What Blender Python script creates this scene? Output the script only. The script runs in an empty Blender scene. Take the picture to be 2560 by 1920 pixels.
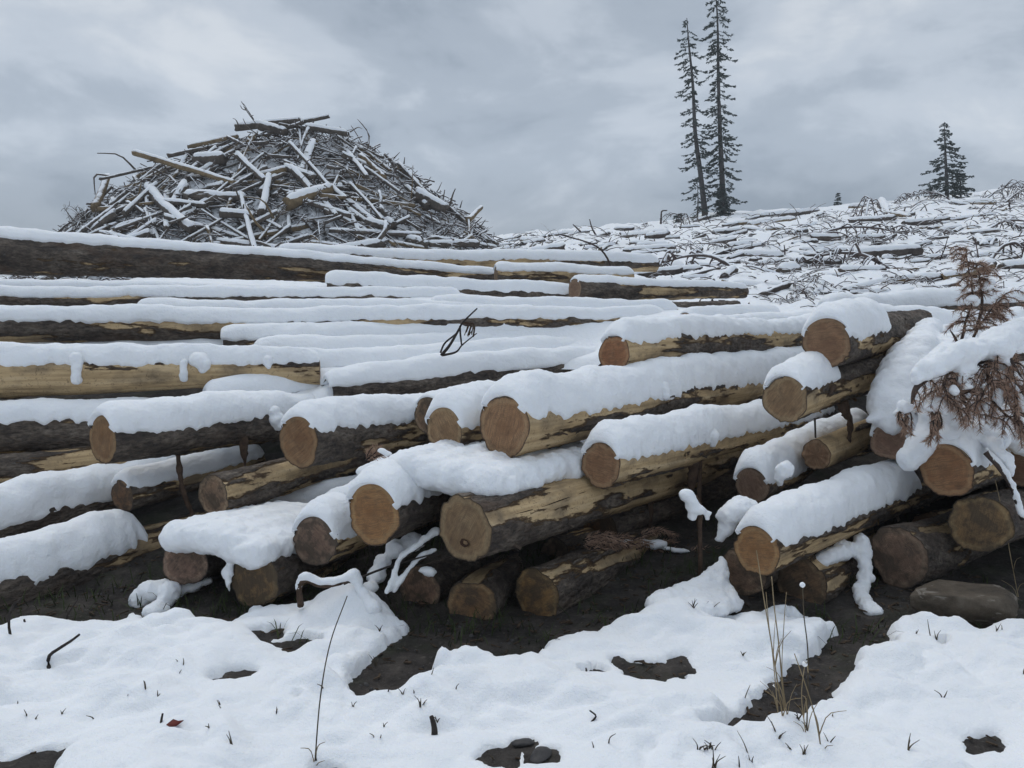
import bpy, math, random
import numpy as np
from mathutils import Vector

random.seed(11)
rng = np.random.default_rng(11)
scene = bpy.context.scene
COL = scene.collection
PI = math.pi

# ------------------------------------------------------------------ camera
CAMZ, PITCH, FOC = 1.6, math.radians(4.4), 1934.0      # focal length in pixels of a 2560 px wide picture
cp, sp = math.cos(PITCH), math.sin(PITCH)
cd = bpy.data.cameras.new("camera"); cam = bpy.data.objects.new("camera", cd); COL.objects.link(cam)
cam.location = (0, 0, CAMZ); cam.rotation_euler = (PI / 2 - PITCH, 0, 0)
cd.sensor_width = 36; cd.lens = 36 * FOC / 2560; cd.clip_end = 3000; cd.clip_start = 0.05
scene.camera = cam

def ray(px, py):
    dx, dy = (px - 1280) / FOC, (960 - py) / FOC
    return np.array((dx, cp + dy * sp, -sp + dy * cp))
def at(px, py, Y):
    d = ray(px, py); return np.array((0, 0, CAMZ)) + d * (Y / d[1])

# ------------------------------------------------------------------ noise
_p = np.random.default_rng(3).permutation(256)
_p = np.concatenate([_p, _p, _p])
_g = np.random.default_rng(4).normal(size=(256, 3)); _g /= np.linalg.norm(_g, axis=1)[:, None]
def noise(x, y=0.0, z=0.0):
    x, y, z = np.broadcast_arrays(np.asarray(x, float), np.asarray(y, float), np.asarray(z, float))
    xi, yi, zi = np.floor(x).astype(int), np.floor(y).astype(int), np.floor(z).astype(int)
    xf, yf, zf = x - xi, y - yi, z - zi
    u, v, w = [t * t * t * (t * (t * 6 - 15) + 10) for t in (xf, yf, zf)]
    def gr(a, b, c):
        h = _p[_p[_p[(xi + a) & 255] + ((yi + b) & 255)] + ((zi + c) & 255)]
        g = _g[h]
        return g[..., 0] * (xf - a) + g[..., 1] * (yf - b) + g[..., 2] * (zf - c)
    l = lambda a, b, t: a + (b - a) * t
    return 1.6 * l(l(l(gr(0, 0, 0), gr(1, 0, 0), u), l(gr(0, 1, 0), gr(1, 1, 0), u), v),
                   l(l(gr(0, 0, 1), gr(1, 0, 1), u), l(gr(0, 1, 1), gr(1, 1, 1), u), v), w)
def fbm(x, y=0.0, z=0.0, o=4, gain=.5):
    s, a, f = 0, 1, 1
    for i in range(o):
        s = s + a * noise(np.asarray(x) * f + 13.7 * i, np.asarray(y) * f + 7.1 * i, np.asarray(z) * f + 3.3 * i); a *= gain; f *= 2.03
    return s
def sstep(a, b, x):
    t = np.clip((x - a) / (b - a), 0, 1); return t * t * (3 - 2 * t)

# ------------------------------------------------------------------ object helpers
def empty(name, loc):
    o = bpy.data.objects.new(name, None); COL.objects.link(o); o.location = loc; o.empty_display_size = .1
    return o
def tag(o, label=None, cat=None, group=None, kind=None):
    if label: o["label"] = label
    if cat: o["category"] = cat
    if group: o["group"] = group
    if kind: o["kind"] = kind
    return o
def mesh(name, V, faces, mat, parent=None, origin=None, attrs=None, smooth=True, mats=None, midx=None):
    """V: (n,3) world points; faces: list of arrays (m,k)."""
    V = np.asarray(V, float)
    if origin is None:
        origin = np.array(parent.location) if parent is not None else V.mean(0)
    me = bpy.data.meshes.new(name)
    me.vertices.add(len(V)); me.vertices.foreach_set("co", (V - origin).astype(np.float32).ravel())
    fs = [np.asarray(f, np.int32) for f in faces if len(f)]
    li = np.concatenate([f.ravel() for f in fs])
    tot = np.concatenate([np.full(len(f), f.shape[1], np.int32) for f in fs])
    st = np.concatenate([[0], np.cumsum(tot)[:-1]]).astype(np.int32)
    me.loops.add(len(li)); me.loops.foreach_set("vertex_index", li)
    me.polygons.add(len(tot)); me.polygons.foreach_set("loop_start", st); me.polygons.foreach_set("loop_total", tot)
    me.polygons.foreach_set("use_smooth", np.full(len(tot), smooth))
    for m in (mats or [mat]): me.materials.append(m)
    if midx is not None: me.polygons.foreach_set("material_index", np.asarray(midx, np.int32))
    for k, a in (attrs or {}).items():
        a = np.asarray(a, np.float32)
        at_ = me.attributes.new(k, "FLOAT_VECTOR" if a.ndim == 2 else "FLOAT", "POINT")
        at_.data.foreach_set("vector" if a.ndim == 2 else "value", a.ravel())
    me.update(calc_edges=True); me.validate()
    o = bpy.data.objects.new(name, me); COL.objects.link(o)
    if parent is not None:
        o.parent = parent; o.location = origin - np.array(parent.location)
    else:
        o.location = origin
    return o
def gridfaces(n, m, wrap=False, off=0):
    i = np.arange(n - 1)[:, None]; j = np.arange(m if wrap else m - 1)[None, :]
    a = i * m + j; b = i * m + (j + 1) % m
    return np.stack([a, b, b + m, a + m], -1).reshape(-1, 4) + off
class MB:
    def __init__(s): s.V, s.Q, s.T, s.n = [], [], [], 0
    def add(s, V, Q=None, T=None):
        V = np.asarray(V, float); s.V.append(V)
        if Q is not None and len(Q): s.Q.append(np.asarray(Q) + s.n)
        if T is not None and len(T): s.T.append(np.asarray(T) + s.n)
        s.n += len(V)
    def tube(s, pts, rad, n=6):
        V, Q, T = tube(pts, rad, n); s.add(V, Q, T)
    def build(s, name, mat, parent=None, **k):
        return mesh(name, np.concatenate(s.V), [np.concatenate(q) for q in (s.Q, s.T) if q], mat, parent, **k)
def frames(P):
    P = np.asarray(P, float)
    T = np.gradient(P, axis=0); T /= np.linalg.norm(T, axis=1)[:, None] + 1e-12
    N1 = np.cross(T, (0, 0, 1.0)); l = np.linalg.norm(N1, axis=1)
    N1[l < .05] = (1, 0, 0); N1 /= np.linalg.norm(N1, axis=1)[:, None]
    N2 = np.cross(N1, T)
    return T, N1, N2
def tube(pts, rad, n=6):
    P = np.asarray(pts, float); R = np.broadcast_to(np.asarray(rad, float), (len(P),))
    T, A, B = frames(P)
    th = np.linspace(0, 2 * PI, n, endpoint=False)
    V = P[:, None] + R[:, None, None] * (np.sin(th)[None, :, None] * A[:, None] + np.cos(th)[None, :, None] * B[:, None])
    V = V.reshape(-1, 3); k = len(P) * n
    V = np.concatenate([V, P[:1], P[-1:]])
    j = np.arange(n); j2 = (j + 1) % n
    T1 = np.stack([j2, j, np.full(n, k)], -1); T2 = np.stack([j + k - n, j2 + k - n, np.full(n, k + 1)], -1)
    return V, gridfaces(len(P), n, True), np.concatenate([T1, T2])
def spline(ctrl, n):
    c = np.asarray(ctrl, float); k = len(c)
    if k == 2: return c[0] + (c[1] - c[0]) * np.linspace(0, 1, n)[:, None]
    e = np.vstack([2 * c[0] - c[1], c, 2 * c[-1] - c[-2]])
    t = np.linspace(0, k - 1 - 1e-9, n); i = t.astype(int); f = (t - i)[:, None]
    p0, p1, p2, p3 = e[i], e[i + 1], e[i + 2], e[i + 3]
    return .5 * ((2 * p1) + (-p0 + p2) * f + (2 * p0 - 5 * p1 + 4 * p2 - p3) * f ** 2 + (-p0 + 3 * p1 - 3 * p2 + p3) * f ** 3)

# ------------------------------------------------------------------ materials
def new_mat(name):
    m = bpy.data.materials.new(name); m.use_nodes = True
    nt = m.node_tree; nt.nodes.clear()
    out = nt.nodes.new("ShaderNodeOutputMaterial"); b = nt.nodes.new("ShaderNodeBsdfPrincipled")
    nt.links.new(b.outputs[0], out.inputs[0])
    b.inputs["Roughness"].default_value = .9; b.inputs["Specular IOR Level"].default_value = .2
    class G: pass
    g = G(); g.m, g.nt, g.b = m, nt, b
    def n(t, **k):
        nd = nt.nodes.new(t)
        for a, v in k.items():
            if a in nd.inputs: nd.inputs[a].default_value = v
            else: setattr(nd, a, v)
        return nd
    g.n = n
    g.l = lambda a, b: nt.links.new(a, b)
    def math_(op, a, b=None):
        nd = nt.nodes.new("ShaderNodeMath"); nd.operation = op
        for i, v in enumerate((a, b)):
            if v is None: continue
            if isinstance(v, (int, float)): nd.inputs[i].default_value = v
            else: nt.links.new(v, nd.inputs[i])
        return nd.outputs[0]
    g.math = math_
    def noise_(vec, scale, detail=4, rough=.6, dist=0):
        nd = nt.nodes.new("ShaderNodeTexNoise"); nd.inputs["Scale"].default_value = scale
        nd.inputs["Detail"].default_value = detail; nd.inputs["Roughness"].default_value = rough; nd.inputs["Distortion"].default_value = dist
        nt.links.new(vec, nd.inputs["Vector"]); return nd.outputs["Fac"]
    g.noise = noise_
    def ramp(f, stops):
        nd = nt.nodes.new("ShaderNodeValToRGB"); e = nd.color_ramp.elements
        while len(e) < len(stops): e.new(.5)
        for x, (p, c) in zip(e, stops):
            x.position = p; x.color = (*c, 1) if isinstance(c, tuple) else (c, c, c, 1)
        nt.links.new(f, nd.inputs[0]); return nd.outputs[0]
    g.ramp = ramp
    def mix(f, a, b):
        nd = nt.nodes.new("ShaderNodeMix"); nd.data_type = "RGBA"
        for i, v in ((0, f), (6, a), (7, b)):
            if isinstance(v, (int, float)): nd.inputs[i].default_value = v
            elif isinstance(v, tuple): nd.inputs[i].default_value = (*v, 1)
            else: nt.links.new(v, nd.inputs[i])
        return nd.outputs[2]
    g.mix = mix
    def scaled(vec, s, o=None):
        nd = nt.nodes.new("ShaderNodeMapping"); nd.inputs["Scale"].default_value = s
        nt.links.new(vec, nd.inputs[0])
        if o is not None: nt.links.new(o, nd.inputs[1])
        return nd.outputs[0]
    g.scaled = scaled
    def bump(h, dist, strength=1):
        nd = nt.nodes.new("ShaderNodeBump"); nd.inputs["Strength"].default_value = strength; nd.inputs["Distance"].default_value = dist
        nt.links.new(h, nd.inputs["Height"]); nt.links.new(nd.outputs[0], b.inputs["Normal"])
    g.bump = bump
    g.base = lambda c: nt.links.new(c, b.inputs["Base Color"])
    def attr(name, typ="GEOMETRY"):
        nd = nt.nodes.new("ShaderNodeAttribute"); nd.attribute_name = name; nd.attribute_type = typ; return nd
    g.attr = attr
    g.pos = lambda: nt.nodes.new("ShaderNodeNewGeometry").outputs["Position"]
    g.nz = lambda: (lambda s: (nt.links.new(nt.nodes.new("ShaderNodeNewGeometry").outputs["Normal"], s.inputs[0]), s.outputs[2])[1])(nt.nodes.new("ShaderNodeSeparateXYZ"))
    return g

def mat_snow():
    g = new_mat("snow"); p = g.pos()
    c = g.ramp(g.noise(p, 1.7, 3), [(.3, (.82, .845, .875)), (.7, (.87, .89, .915))]); g.base(c)
    h = g.math("ADD", g.math("MULTIPLY", g.noise(p, 26, 4, .6), 1.0), g.math("MULTIPLY", g.noise(p, 150, 2, .5), .25))
    g.bump(h, .014, .75)
    g.b.inputs["Roughness"].default_value = .75
    g.b.inputs["Subsurface Weight"].default_value = .25
    g.b.inputs["Subsurface Radius"].default_value = (.03, .035, .045); g.b.inputs["Subsurface Scale"].default_value = .6
    return g.m
def mat_bark():
    g = new_mat("bark"); a = g.attr("lc"); lc = a.outputs["Vector"]
    pv = g.attr("peel").outputs["Fac"]
    fine = g.noise(g.scaled(lc, (30, 30, 7)), 1, 7, .72)
    mask0 = g.math("ADD", pv, g.math("MULTIPLY", g.math("SUBTRACT", fine, .5), 1.0))
    mask = g.ramp(g.math("ADD", mask0, .5), [(.43, 0.0), (.57, 1.0)])
    # bark
    plates = g.n("ShaderNodeTexVoronoi", feature="F1"); g.l(g.scaled(lc, (38, 38, 17)), plates.inputs["Vector"]); plates.inputs["Scale"].default_value = 1
    n1 = g.noise(g.scaled(lc, (9, 9, 4)), 1, 6, .7)
    n2 = g.noise(g.scaled(lc, (45, 45, 20)), 1, 4, .7)
    col = g.ramp(n1, [(.30, (.046, .040, .037)), (.45, (.112, .090, .074)), (.57, (.20, .163, .130)), (.74, (.32, .275, .23))])
    col = g.mix(g.ramp(n2, [(.35, .75), (.62, 0.0)]), col, (.04, .035, .033))
    lich = g.ramp(g.noise(g.scaled(lc, (16, 16, 12)), 1, 5, .75), [(.60, 0.0), (.72, .55)])
    col = g.mix(lich, col, (.17, .165, .155))
    rust = g.ramp(g.noise(g.scaled(lc, (5, 5, 2)), 1, 4, .6), [(.55, 0.0), (.7, .5)])
    col = g.mix(rust, col, (.13, .08, .052))
    # peeled wood
    w1 = g.noise(g.scaled(lc, (30, 30, 1.6)), 1, 5, .6); w2 = g.noise(g.scaled(lc, (5, 5, 3)), 1, 4, .6)
    wood = g.ramp(w1, [(.25, (.26, .18, .095)), (.5, (.50, .36, .20)), (.75, (.62, .48, .30))])
    stain = g.ramp(w2, [(.46, 0.0), (.66, .8)])
    wood = g.mix(stain, wood, (.13, .10, .07))
    gal = g.noise(g.scaled(lc, (40, 40, 40)), 1, 3, .5, 1.5)
    wood = g.mix(g.ramp(gal, [(.33, .5), (.42, 0.0)]), wood, (.11, .075, .045))
    rim = g.ramp(g.math("ADD", mask0, .5), [(.44, 0.0), (.50, .75), (.60, 0.0)])
    full = g.mix(mask, col, wood); full = g.mix(rim, full, (.17, .095, .048))
    g.base(full)
    hb = g.math("ADD", g.math("MULTIPLY", n2, 1.0), g.math("MULTIPLY", plates.outputs["Distance"], -.7))
    hb = g.math("ADD", hb, g.math("MULTIPLY", n1, .8))
    inv = g.math("SUBTRACT", 1.0, mask)
    h = g.math("ADD", g.math("MULTIPLY", g.math("ADD", hb, .5), inv), g.math("MULTIPLY", w1, .12))
    g.bump(h, .035, 1.0)
    g.b.inputs["Roughness"].default_value = .8
    return g.m
def mat_end():
    g = new_mat("end_grain"); lc = g.attr("lc").outputs["Vector"]
    s = g.n("ShaderNodeSeparateXYZ"); g.l(lc, s.inputs[0])
    rad = g.math("POWER", g.math("ADD", g.math("MULTIPLY", s.outputs[0], s.outputs[0]), g.math("MULTIPLY", s.outputs[1], s.outputs[1])), .5)
    nz = g.noise(g.scaled(lc, (2.2, 2.2, 1)), 1, 3, .5)
    rings = g.math("SINE", g.math("MULTIPLY", g.math("ADD", rad, g.math("MULTIPLY", nz, .14)), 105.0))
    saw = g.noise(g.scaled(lc, (2.0, 26, 1)), 1, 4, .7)
    blot = g.noise(g.scaled(lc, (1.6, 1.6, 1)), 1, 4, .6)
    col = g.ramp(blot, [(.3, (.20, .108, .056)), (.52, (.32, .18, .092)), (.75, (.40, .245, .13))])
    col = g.mix(g.math("MULTIPLY", g.math("ADD", rings, 1.0), .14), col, (.10, .055, .03))
    col = g.mix(g.ramp(saw, [(.36, .65), (.56, 0.0)]), col, (.12, .072, .046))
    heart = g.ramp(g.math("ADD", rad, g.math("MULTIPLY", g.math("SUBTRACT", nz, .5), .5)), [(.02, .55), (.4, 0.0)])
    col = g.mix(heart, col, (.16, .085, .045))
    ang = g.math("ARCTAN2", s.outputs[1], s.outputs[0])
    sap = g.ramp(g.math("ADD", rad, g.math("MULTIPLY", g.math("SUBTRACT", nz, .5), .16)), [(.74, 0.0), (.84, .5), (.93, .2)])
    col = g.mix(sap, col, (.36, .25, .14))
    edge = g.ramp(g.math("ADD", rad, g.math("MULTIPLY", g.math("SUBTRACT", g.noise(g.scaled(lc, (9, 9, 1)), 1, 4, .6), .5), .09)), [(.93, 0.0), (.985, .9)])
    col = g.mix(edge, col, (.032, .025, .021))
    nv = g.n("ShaderNodeVectorMath", operation="NORMALIZE"); cx_ = g.n("ShaderNodeCombineXYZ"); g.l(s.outputs[0], cx_.inputs[0]); g.l(s.outputs[1], cx_.inputs[1]); g.l(cx_.outputs[0], nv.inputs[0])
    ad = g.n("ShaderNodeVectorMath", operation="ADD"); g.l(nv.outputs[0], ad.inputs[0]); cz_ = g.n("ShaderNodeCombineXYZ"); g.l(s.outputs[2], cz_.inputs[2]); g.l(g.math("MULTIPLY", rad, .35), cz_.inputs[0]); g.l(cz_.outputs[0], ad.inputs[1])
    cn = g.noise(ad.outputs[0], 3.2, 2, .5)
    crk = g.math("MULTIPLY", g.ramp(g.math("ABSOLUTE", g.math("SUBTRACT", cn, .5)), [(0.0, 1.0), (.012, 0.0)]), g.ramp(rad, [(.0, .8), (.35, .5), (.7, 0.0)]))
    col = g.mix(g.math("MULTIPLY", crk, .55), col, (.06, .036, .022))
    wn = g.n("ShaderNodeTexWhiteNoise", noise_dimensions="1D"); g.l(s.outputs[2], wn.inputs["W"])
    hs = g.n("ShaderNodeHueSaturation"); g.l(col, hs.inputs["Color"]); g.l(g.math("ADD", g.math("MULTIPLY", wn.outputs["Value"], .5), .92), hs.inputs["Value"])
    sp_ = g.n("ShaderNodeSeparateColor"); g.l(wn.outputs["Color"], sp_.inputs[0]); g.l(g.math("ADD", g.math("MULTIPLY", sp_.outputs[1], .45), .68), hs.inputs["Saturation"]); g.l(g.math("ADD", g.math("MULTIPLY", sp_.outputs[2], .03), .487), hs.inputs["Hue"])
    col = hs.outputs[0]
    mud_shade = g.math("MULTIPLY", g.attr("mud_shade").outputs["Fac"], g.ramp(g.noise(g.scaled(lc, (1.4, 1.4, 1)), 1, 5, .65), [(.38, .15), (.56, .95)]))  # mud, plus the shade of the lower pile, put into the end colour
    col = g.mix(mud_shade, col, (.05, .043, .035))
    dirt = g.ramp(g.noise(g.scaled(lc, (3.5, 3.5, 1)), 1, 6, .75), [(.5, 0.0), (.75, .7)])
    col = g.mix(dirt, col, (.085, .058, .04))
    g.base(col)
    g.bump(g.math("ADD", g.math("MULTIPLY", saw, 1.0), g.math("MULTIPLY", rings, .05)), .008, .6)
    g.b.inputs["Roughness"].default_value = .85
    return g.m
def mat_soil():
    g = new_mat("soil"); p = g.pos()
    c = g.ramp(g.noise(p, 5, 8, .7), [(.3, (.020, .018, .017)), (.5, (.048, .042, .038)), (.75, (.11, .095, .082))])
    c = g.mix(g.ramp(g.noise(p, 34, 3, .6), [(.6, 0.0), (.72, .6)]), c, (.13, .115, .10))
    c = g.mix(g.ramp(g.noise(p, 2.6, 4, .6), [(.52, 0.0), (.68, .5)]), c, (.032, .042, .018))
    g.base(c); g.bump(g.math("ADD", g.noise(p, 18, 6, .7), g.math("MULTIPLY", g.noise(p, 70, 3, .7), .5)), .03, .9); return g.m
def mat_stick(name, a, b, snow_lo, snow_hi, nscale=3):
    """weathered wood with snow lying on whatever faces up"""
    g = new_mat(name); p = g.pos()
    c = g.ramp(g.noise(p, 6, 5, .7), [(.3, a), (.7, b)])
    c = g.mix(g.ramp(g.noise(p, 1.3, 3, .6), [(.45, 0.0), (.7, .6)]), c, tuple(x * .5 for x in a))
    if snow_lo is not None:
        up = g.math("ADD", g.nz(), g.math("MULTIPLY", g.math("SUBTRACT", g.noise(p, nscale, 4, .6), .5), 1.1))
        c = g.mix(g.ramp(up, [(snow_lo, 0.0), (snow_hi, 1.0)]), c, (.83, .86, .90))
    g.base(c); return g.m
def mat_flat(name, a, b, scale=8, rough=.9):
    g = new_mat(name); g.base(g.ramp(g.noise(g.pos(), scale, 5, .65), [(.3, a), (.7, b)])); g.b.inputs["Roughness"].default_value = rough; return g.m
def mat_rock():
    g = new_mat("rock"); p = g.pos()
    c = g.ramp(g.noise(p, 9, 6, .65), [(.3, (.055, .045, .035)), (.55, (.105, .085, .064)), (.8, (.17, .145, .115))])
    v = g.noise(g.scaled(p, (5, 9, 22)), 1, 4, .6, 1.2)
    c = g.mix(g.ramp(v, [(.60, 0.0), (.66, .55), (.72, 0.0)]), c, (.33, .30, .26))
    g.base(c); g.bump(g.noise(p, 22, 6, .7), .02, .8); g.b.inputs["Roughness"].default_value = .7; return g.m

SNOW, BARK, END, SOIL, ROCK = mat_snow(), mat_bark(), mat_end(), mat_soil(), mat_rock()
STICK = mat_stick("weathered_wood", (.05, .044, .04), (.16, .13, .105), .40, .62)
TAN = mat_stick("pale_wood", (.11, .08, .045), (.26, .19, .11), .5, .72)
MAUVE = mat_stick("dead_branch", (.06, .046, .044), (.16, .125, .112), .32, .56, 4)
SLASH = mat_stick("slash_twigs", (.05, .042, .038), (.16, .125, .108), .36, .60, 4)
HILLWOOD = mat_stick("hillside_wood", (.04, .034, .032), (.13, .105, .09), .50, .74)
MAUVE_BARE = mat_stick("dead_twig", (.035, .027, .025), (.09, .065, .055), None, None)
TWIG = mat_flat("twig_bark", (.018, .016, .015), (.06, .05, .045), 30)
STRIP = mat_flat("torn_bark", (.04, .026, .019), (.11, .072, .05), 25)
NEEDLE_DEAD = mat_flat("rust_needles", (.25, .155, .112), (.47, .32, .235), 14)
NEEDLE = mat_flat("conifer_needles", (.034, .047, .046), (.085, .105, .098), 1.5)
TREEBARK = mat_flat("tree_bark", (.045, .044, .045), (.095, .09, .088), 3)
STRAW = mat_flat("straw", (.16, .12, .07), (.36, .28, .17), 9)
GREEN = mat_flat("green_grass", (.018, .030, .010), (.055, .07, .026), 6)
BROWNGRASS = mat_flat("withered_grass", (.04, .033, .024), (.11, .088, .058), 12)
SOILCLOD = mat_flat("wet_stone", (.028, .028, .030), (.075, .07, .068), 20, .6)

# ------------------------------------------------------------------ terrain
def ground_z(X, Y):
    X, Y = np.asarray(X, float), np.asarray(Y, float)
    q = np.clip(X / np.maximum(Y, 6), -.75, .85)
    e = .114 + .088 * q
    k = .35; t = (Y - 4.9) / k
    near = .225 * k * np.where(t > 20, t, np.log1p(np.exp(np.clip(t, -30, 20))))
    near = np.minimum(near, 1.6)
    far = e * 55 * (np.clip(Y, 12, 55) - 12) / 43
    z = near + far - .05 * np.maximum(Y - 58, 0) - .0006 * np.maximum(Y - 58, 0) ** 2 * (Y < 200) 
    z = np.where(Y >= 200, near + far - .05 * 142 - .0006 * 142 ** 2, z)
    a = sstep(10, 18, Y)
    z = z + a * (.30 * fbm(X * .16, Y * .16, 5, 3) + .10 * fbm(X * .7, Y * .7, 9, 3))
    z = z + .04 * fbm(X * 1.1, Y * 1.3, 2, 3) * (1 - a)
    return z
def hit(px, py, y0=6.0, y1=75.0):
    d = ray(px, py); Y = np.linspace(y0, y1, 3000)
    P = np.array((0, 0, CAMZ)) + d * (Y / d[1])[:, None]
    below = P[:, 2] < ground_z(P[:, 0], P[:, 1])
    i = int(np.argmax(below)) if below.any() else len(Y) - 1
    return P[i]
def flat_hit(px, py, z=0.03):
    d = ray(px, py); t = (z - CAMZ) / d[2]; return np.array((0, 0, CAMZ)) + d * t

# bare soil patches, outlined on a 2212 px wide view of the place and laid on the ground
K = 2560 / 2212
PATCH = [
 [(-60,1345),(0,1345),(60,1318),(180,1312),(262,1318),(290,1300),(340,1330),(400,1335),(480,1338),(540,1312),(640,1302),(760,1300),(840,1312),(888,1330),(850,1372),(805,1400),(770,1432),(760,1470),(790,1486),(870,1482),(908,1470),(920,1425),(1020,1398),(1040,1412),(1090,1420),(1150,1410),(1180,1382),(1280,1352),(1350,1338),(1420,1310),(1560,1300),(1640,1300),(1700,1305),(1815,1350),(1785,1372),(1720,1420),(1660,1462),(1630,1498),(1550,1562),(1600,1552),(1640,1538),(1690,1525),(1772,1496),(1795,1452),(1850,1402),(1925,1382),(1905,1350),(1960,1328),(2000,1345),(2090,1352),(2212,1345),(2300,1340),(2700,1150),(2700,1000),(-500,1000),(-500,1345)],
 [(555,1356),(600,1352),(608,1365),(570,1372)], [(470,1448),(500,1428),(538,1428),(500,1444)],
 [(1330,1412),(1400,1420),(1480,1405),(1496,1425),(1420,1448),(1352,1440)],
 [(1035,1606),(1080,1592),(1115,1600),(1110,1635),(1070,1625)], [(1118,1576),(1145,1578),(1140,1592),(1116,1588)], [(1145,1606),(1190,1612),(1185,1626),(1146,1626)],
 [(2095,1568),(2160,1566),(2168,1580),(2120,1590)], [(-60,1632),(60,1612),(130,1606),(90,1650),(90,1720),(-60,1720)],
 [(722,1650),(750,1646),(770,1680),(710,1690)],
]
def sd_poly(X, Y, poly):
    d = np.full(X.shape, 1e9); ins = np.zeros(X.shape, bool)
    for (x0, y0), (x1, y1) in zip(poly, poly[1:] + poly[:1]):
        ex, ey = x1 - x0, y1 - y0; wx, wy = X - x0, Y - y0
        t = np.clip((wx * ex + wy * ey) / (ex * ex + ey * ey + 1e-12), 0, 1)
        d = np.minimum(d, np.hypot(wx - t * ex, wy - t * ey))
        c = (y0 > Y) != (y1 > Y)
        ins ^= c & (X < ex * (Y - y0) / (ey if abs(ey) > 1e-12 else 1e-12) + x0)
    return np.where(ins, -d, d)
GP = []
MOUNDS = [(*flat_hit(x_, y_, .05)[:2], r_, h_) for x_, y_, r_, h_ in ((850, 1525, .17, .12), (930, 1535, .14, .09), (1700, 1545, .2, .05))]
for poly in PATCH:
    w = [flat_hit(x * K, min(max(y, 1000), 1900) * K, .055 if y > 1250 else .02) for x, y in poly]
    GP.append([(float(a[0]), float(a[1])) for a in w])

def axis_vals(fine0, fine1, step, far0, far1, growth):
    v = list(np.arange(fine0, fine1, step)); s = step; x = v[-1]
    while x < far1: s *= growth; x += s; v.append(x)
    s = step; x = v[0]; pre = []
    while x > far0: s *= growth; x -= s; pre.append(x)
    return np.array(pre[::-1] + v)
def snow_depth(X, Y):
    d = np.full(X.shape, 1e9)
    near = (Y < 9.5) & (np.abs(X) < 9)
    dn = d[near]; xn, yn = X[near], Y[near]
    for p in GP: dn = np.minimum(dn, sd_poly(xn, yn, p))
    d[near] = dn
    pits = sstep(.56, .74, fbm(X * 2.3, Y * 3.1, 21, 3)) * (Y < 6)
    d = d - .02 + .03 * fbm(X * 5, Y * 5, 1, 3) + .020 * fbm(X * 17, Y * 17, 4, 2) + .008 * noise(X * 38, Y * 38, 2) - 2 * np.maximum(pits - .5, 0) * np.minimum(np.abs(d), .5)
    wx, wy = X + .10 * fbm(X * 2.1, Y * 2.1, 15, 2), Y + .10 * fbm(X * 2.1, Y * 2.1, 18, 2)
    H = .030 + .045 * fbm(X * 1.5, Y * 2.0, 7, 2) + .115 * np.abs(noise(wx * 1.9, wy * 3.0, 11)) ** .8 + .055 * np.abs(noise(wx * 4.3, wy * 6.4, 13)) ** .8 + .014 * fbm(X * 9, Y * 12, 6, 2)
    H = np.maximum(H, .03 + .012 * fbm(X * 7, Y * 7, 5, 2))
    ds_ = np.full(X.shape, 1e9); a = ds_[near]
    for p in GP[1:]: a = np.minimum(a, sd_poly(xn, yn, p))
    ds_[near] = a
    H = H * (.38 + .62 * sstep(.0, .42, ds_))
    for mx_, my_, mr_, mh_ in MOUNDS: H = H + mh_ * np.exp(-(((X - mx_) / mr_) ** 2 + ((Y - my_) / (mr_ * .8)) ** 2))
    w = .13
    prof = np.sqrt(np.clip(1 - (1 - np.clip(d / w, 0, 1)) ** 2, 0, 1))
    t = H * (.35 * np.clip(prof * 1.5, 0, 1) + .65 * prof)
    t = np.where(d < 0, np.maximum(d * 1.5, -.06), t)
    return t
gx = axis_vals(-3.6, 3.6, .018, -140, 140, 1.035); gy = axis_vals(2.0, 5.2, .016, -30, 320, 1.03)
GX, GY = np.meshgrid(gx, gy)
GZ = ground_z(GX, GY)
soil_z = GZ + .012 * fbm(GX * 9, GY * 9, 1, 3) * (GY < 9)
ground = mesh("ground", np.stack([GX, GY, np.where(GY > 9, GZ - .12, soil_z)], -1).reshape(-1, 3), [gridfaces(len(gy), len(gx))], SOIL, origin=np.zeros(3))
tag(ground, "dark wet soil showing between patches of snow", "ground", kind="structure")
TD = snow_depth(GX, GY)
snow = mesh("snow_ground", np.stack([GX, GY, GZ + np.where(GY > 9.6, np.maximum(TD, .03), TD)], -1).reshape(-1, 3), [gridfaces(len(gy), len(gx))], SNOW, origin=np.zeros(3))
tag(snow, "thin lumpy snow cover melting off the soil and over the hillside", "snow", kind="structure")
def snow_top(x, y):
    X, Y = np.array([x]), np.array([y])
    return float(ground_z(X, Y)[0] + max(snow_depth(X, Y)[0], 0))

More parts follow.
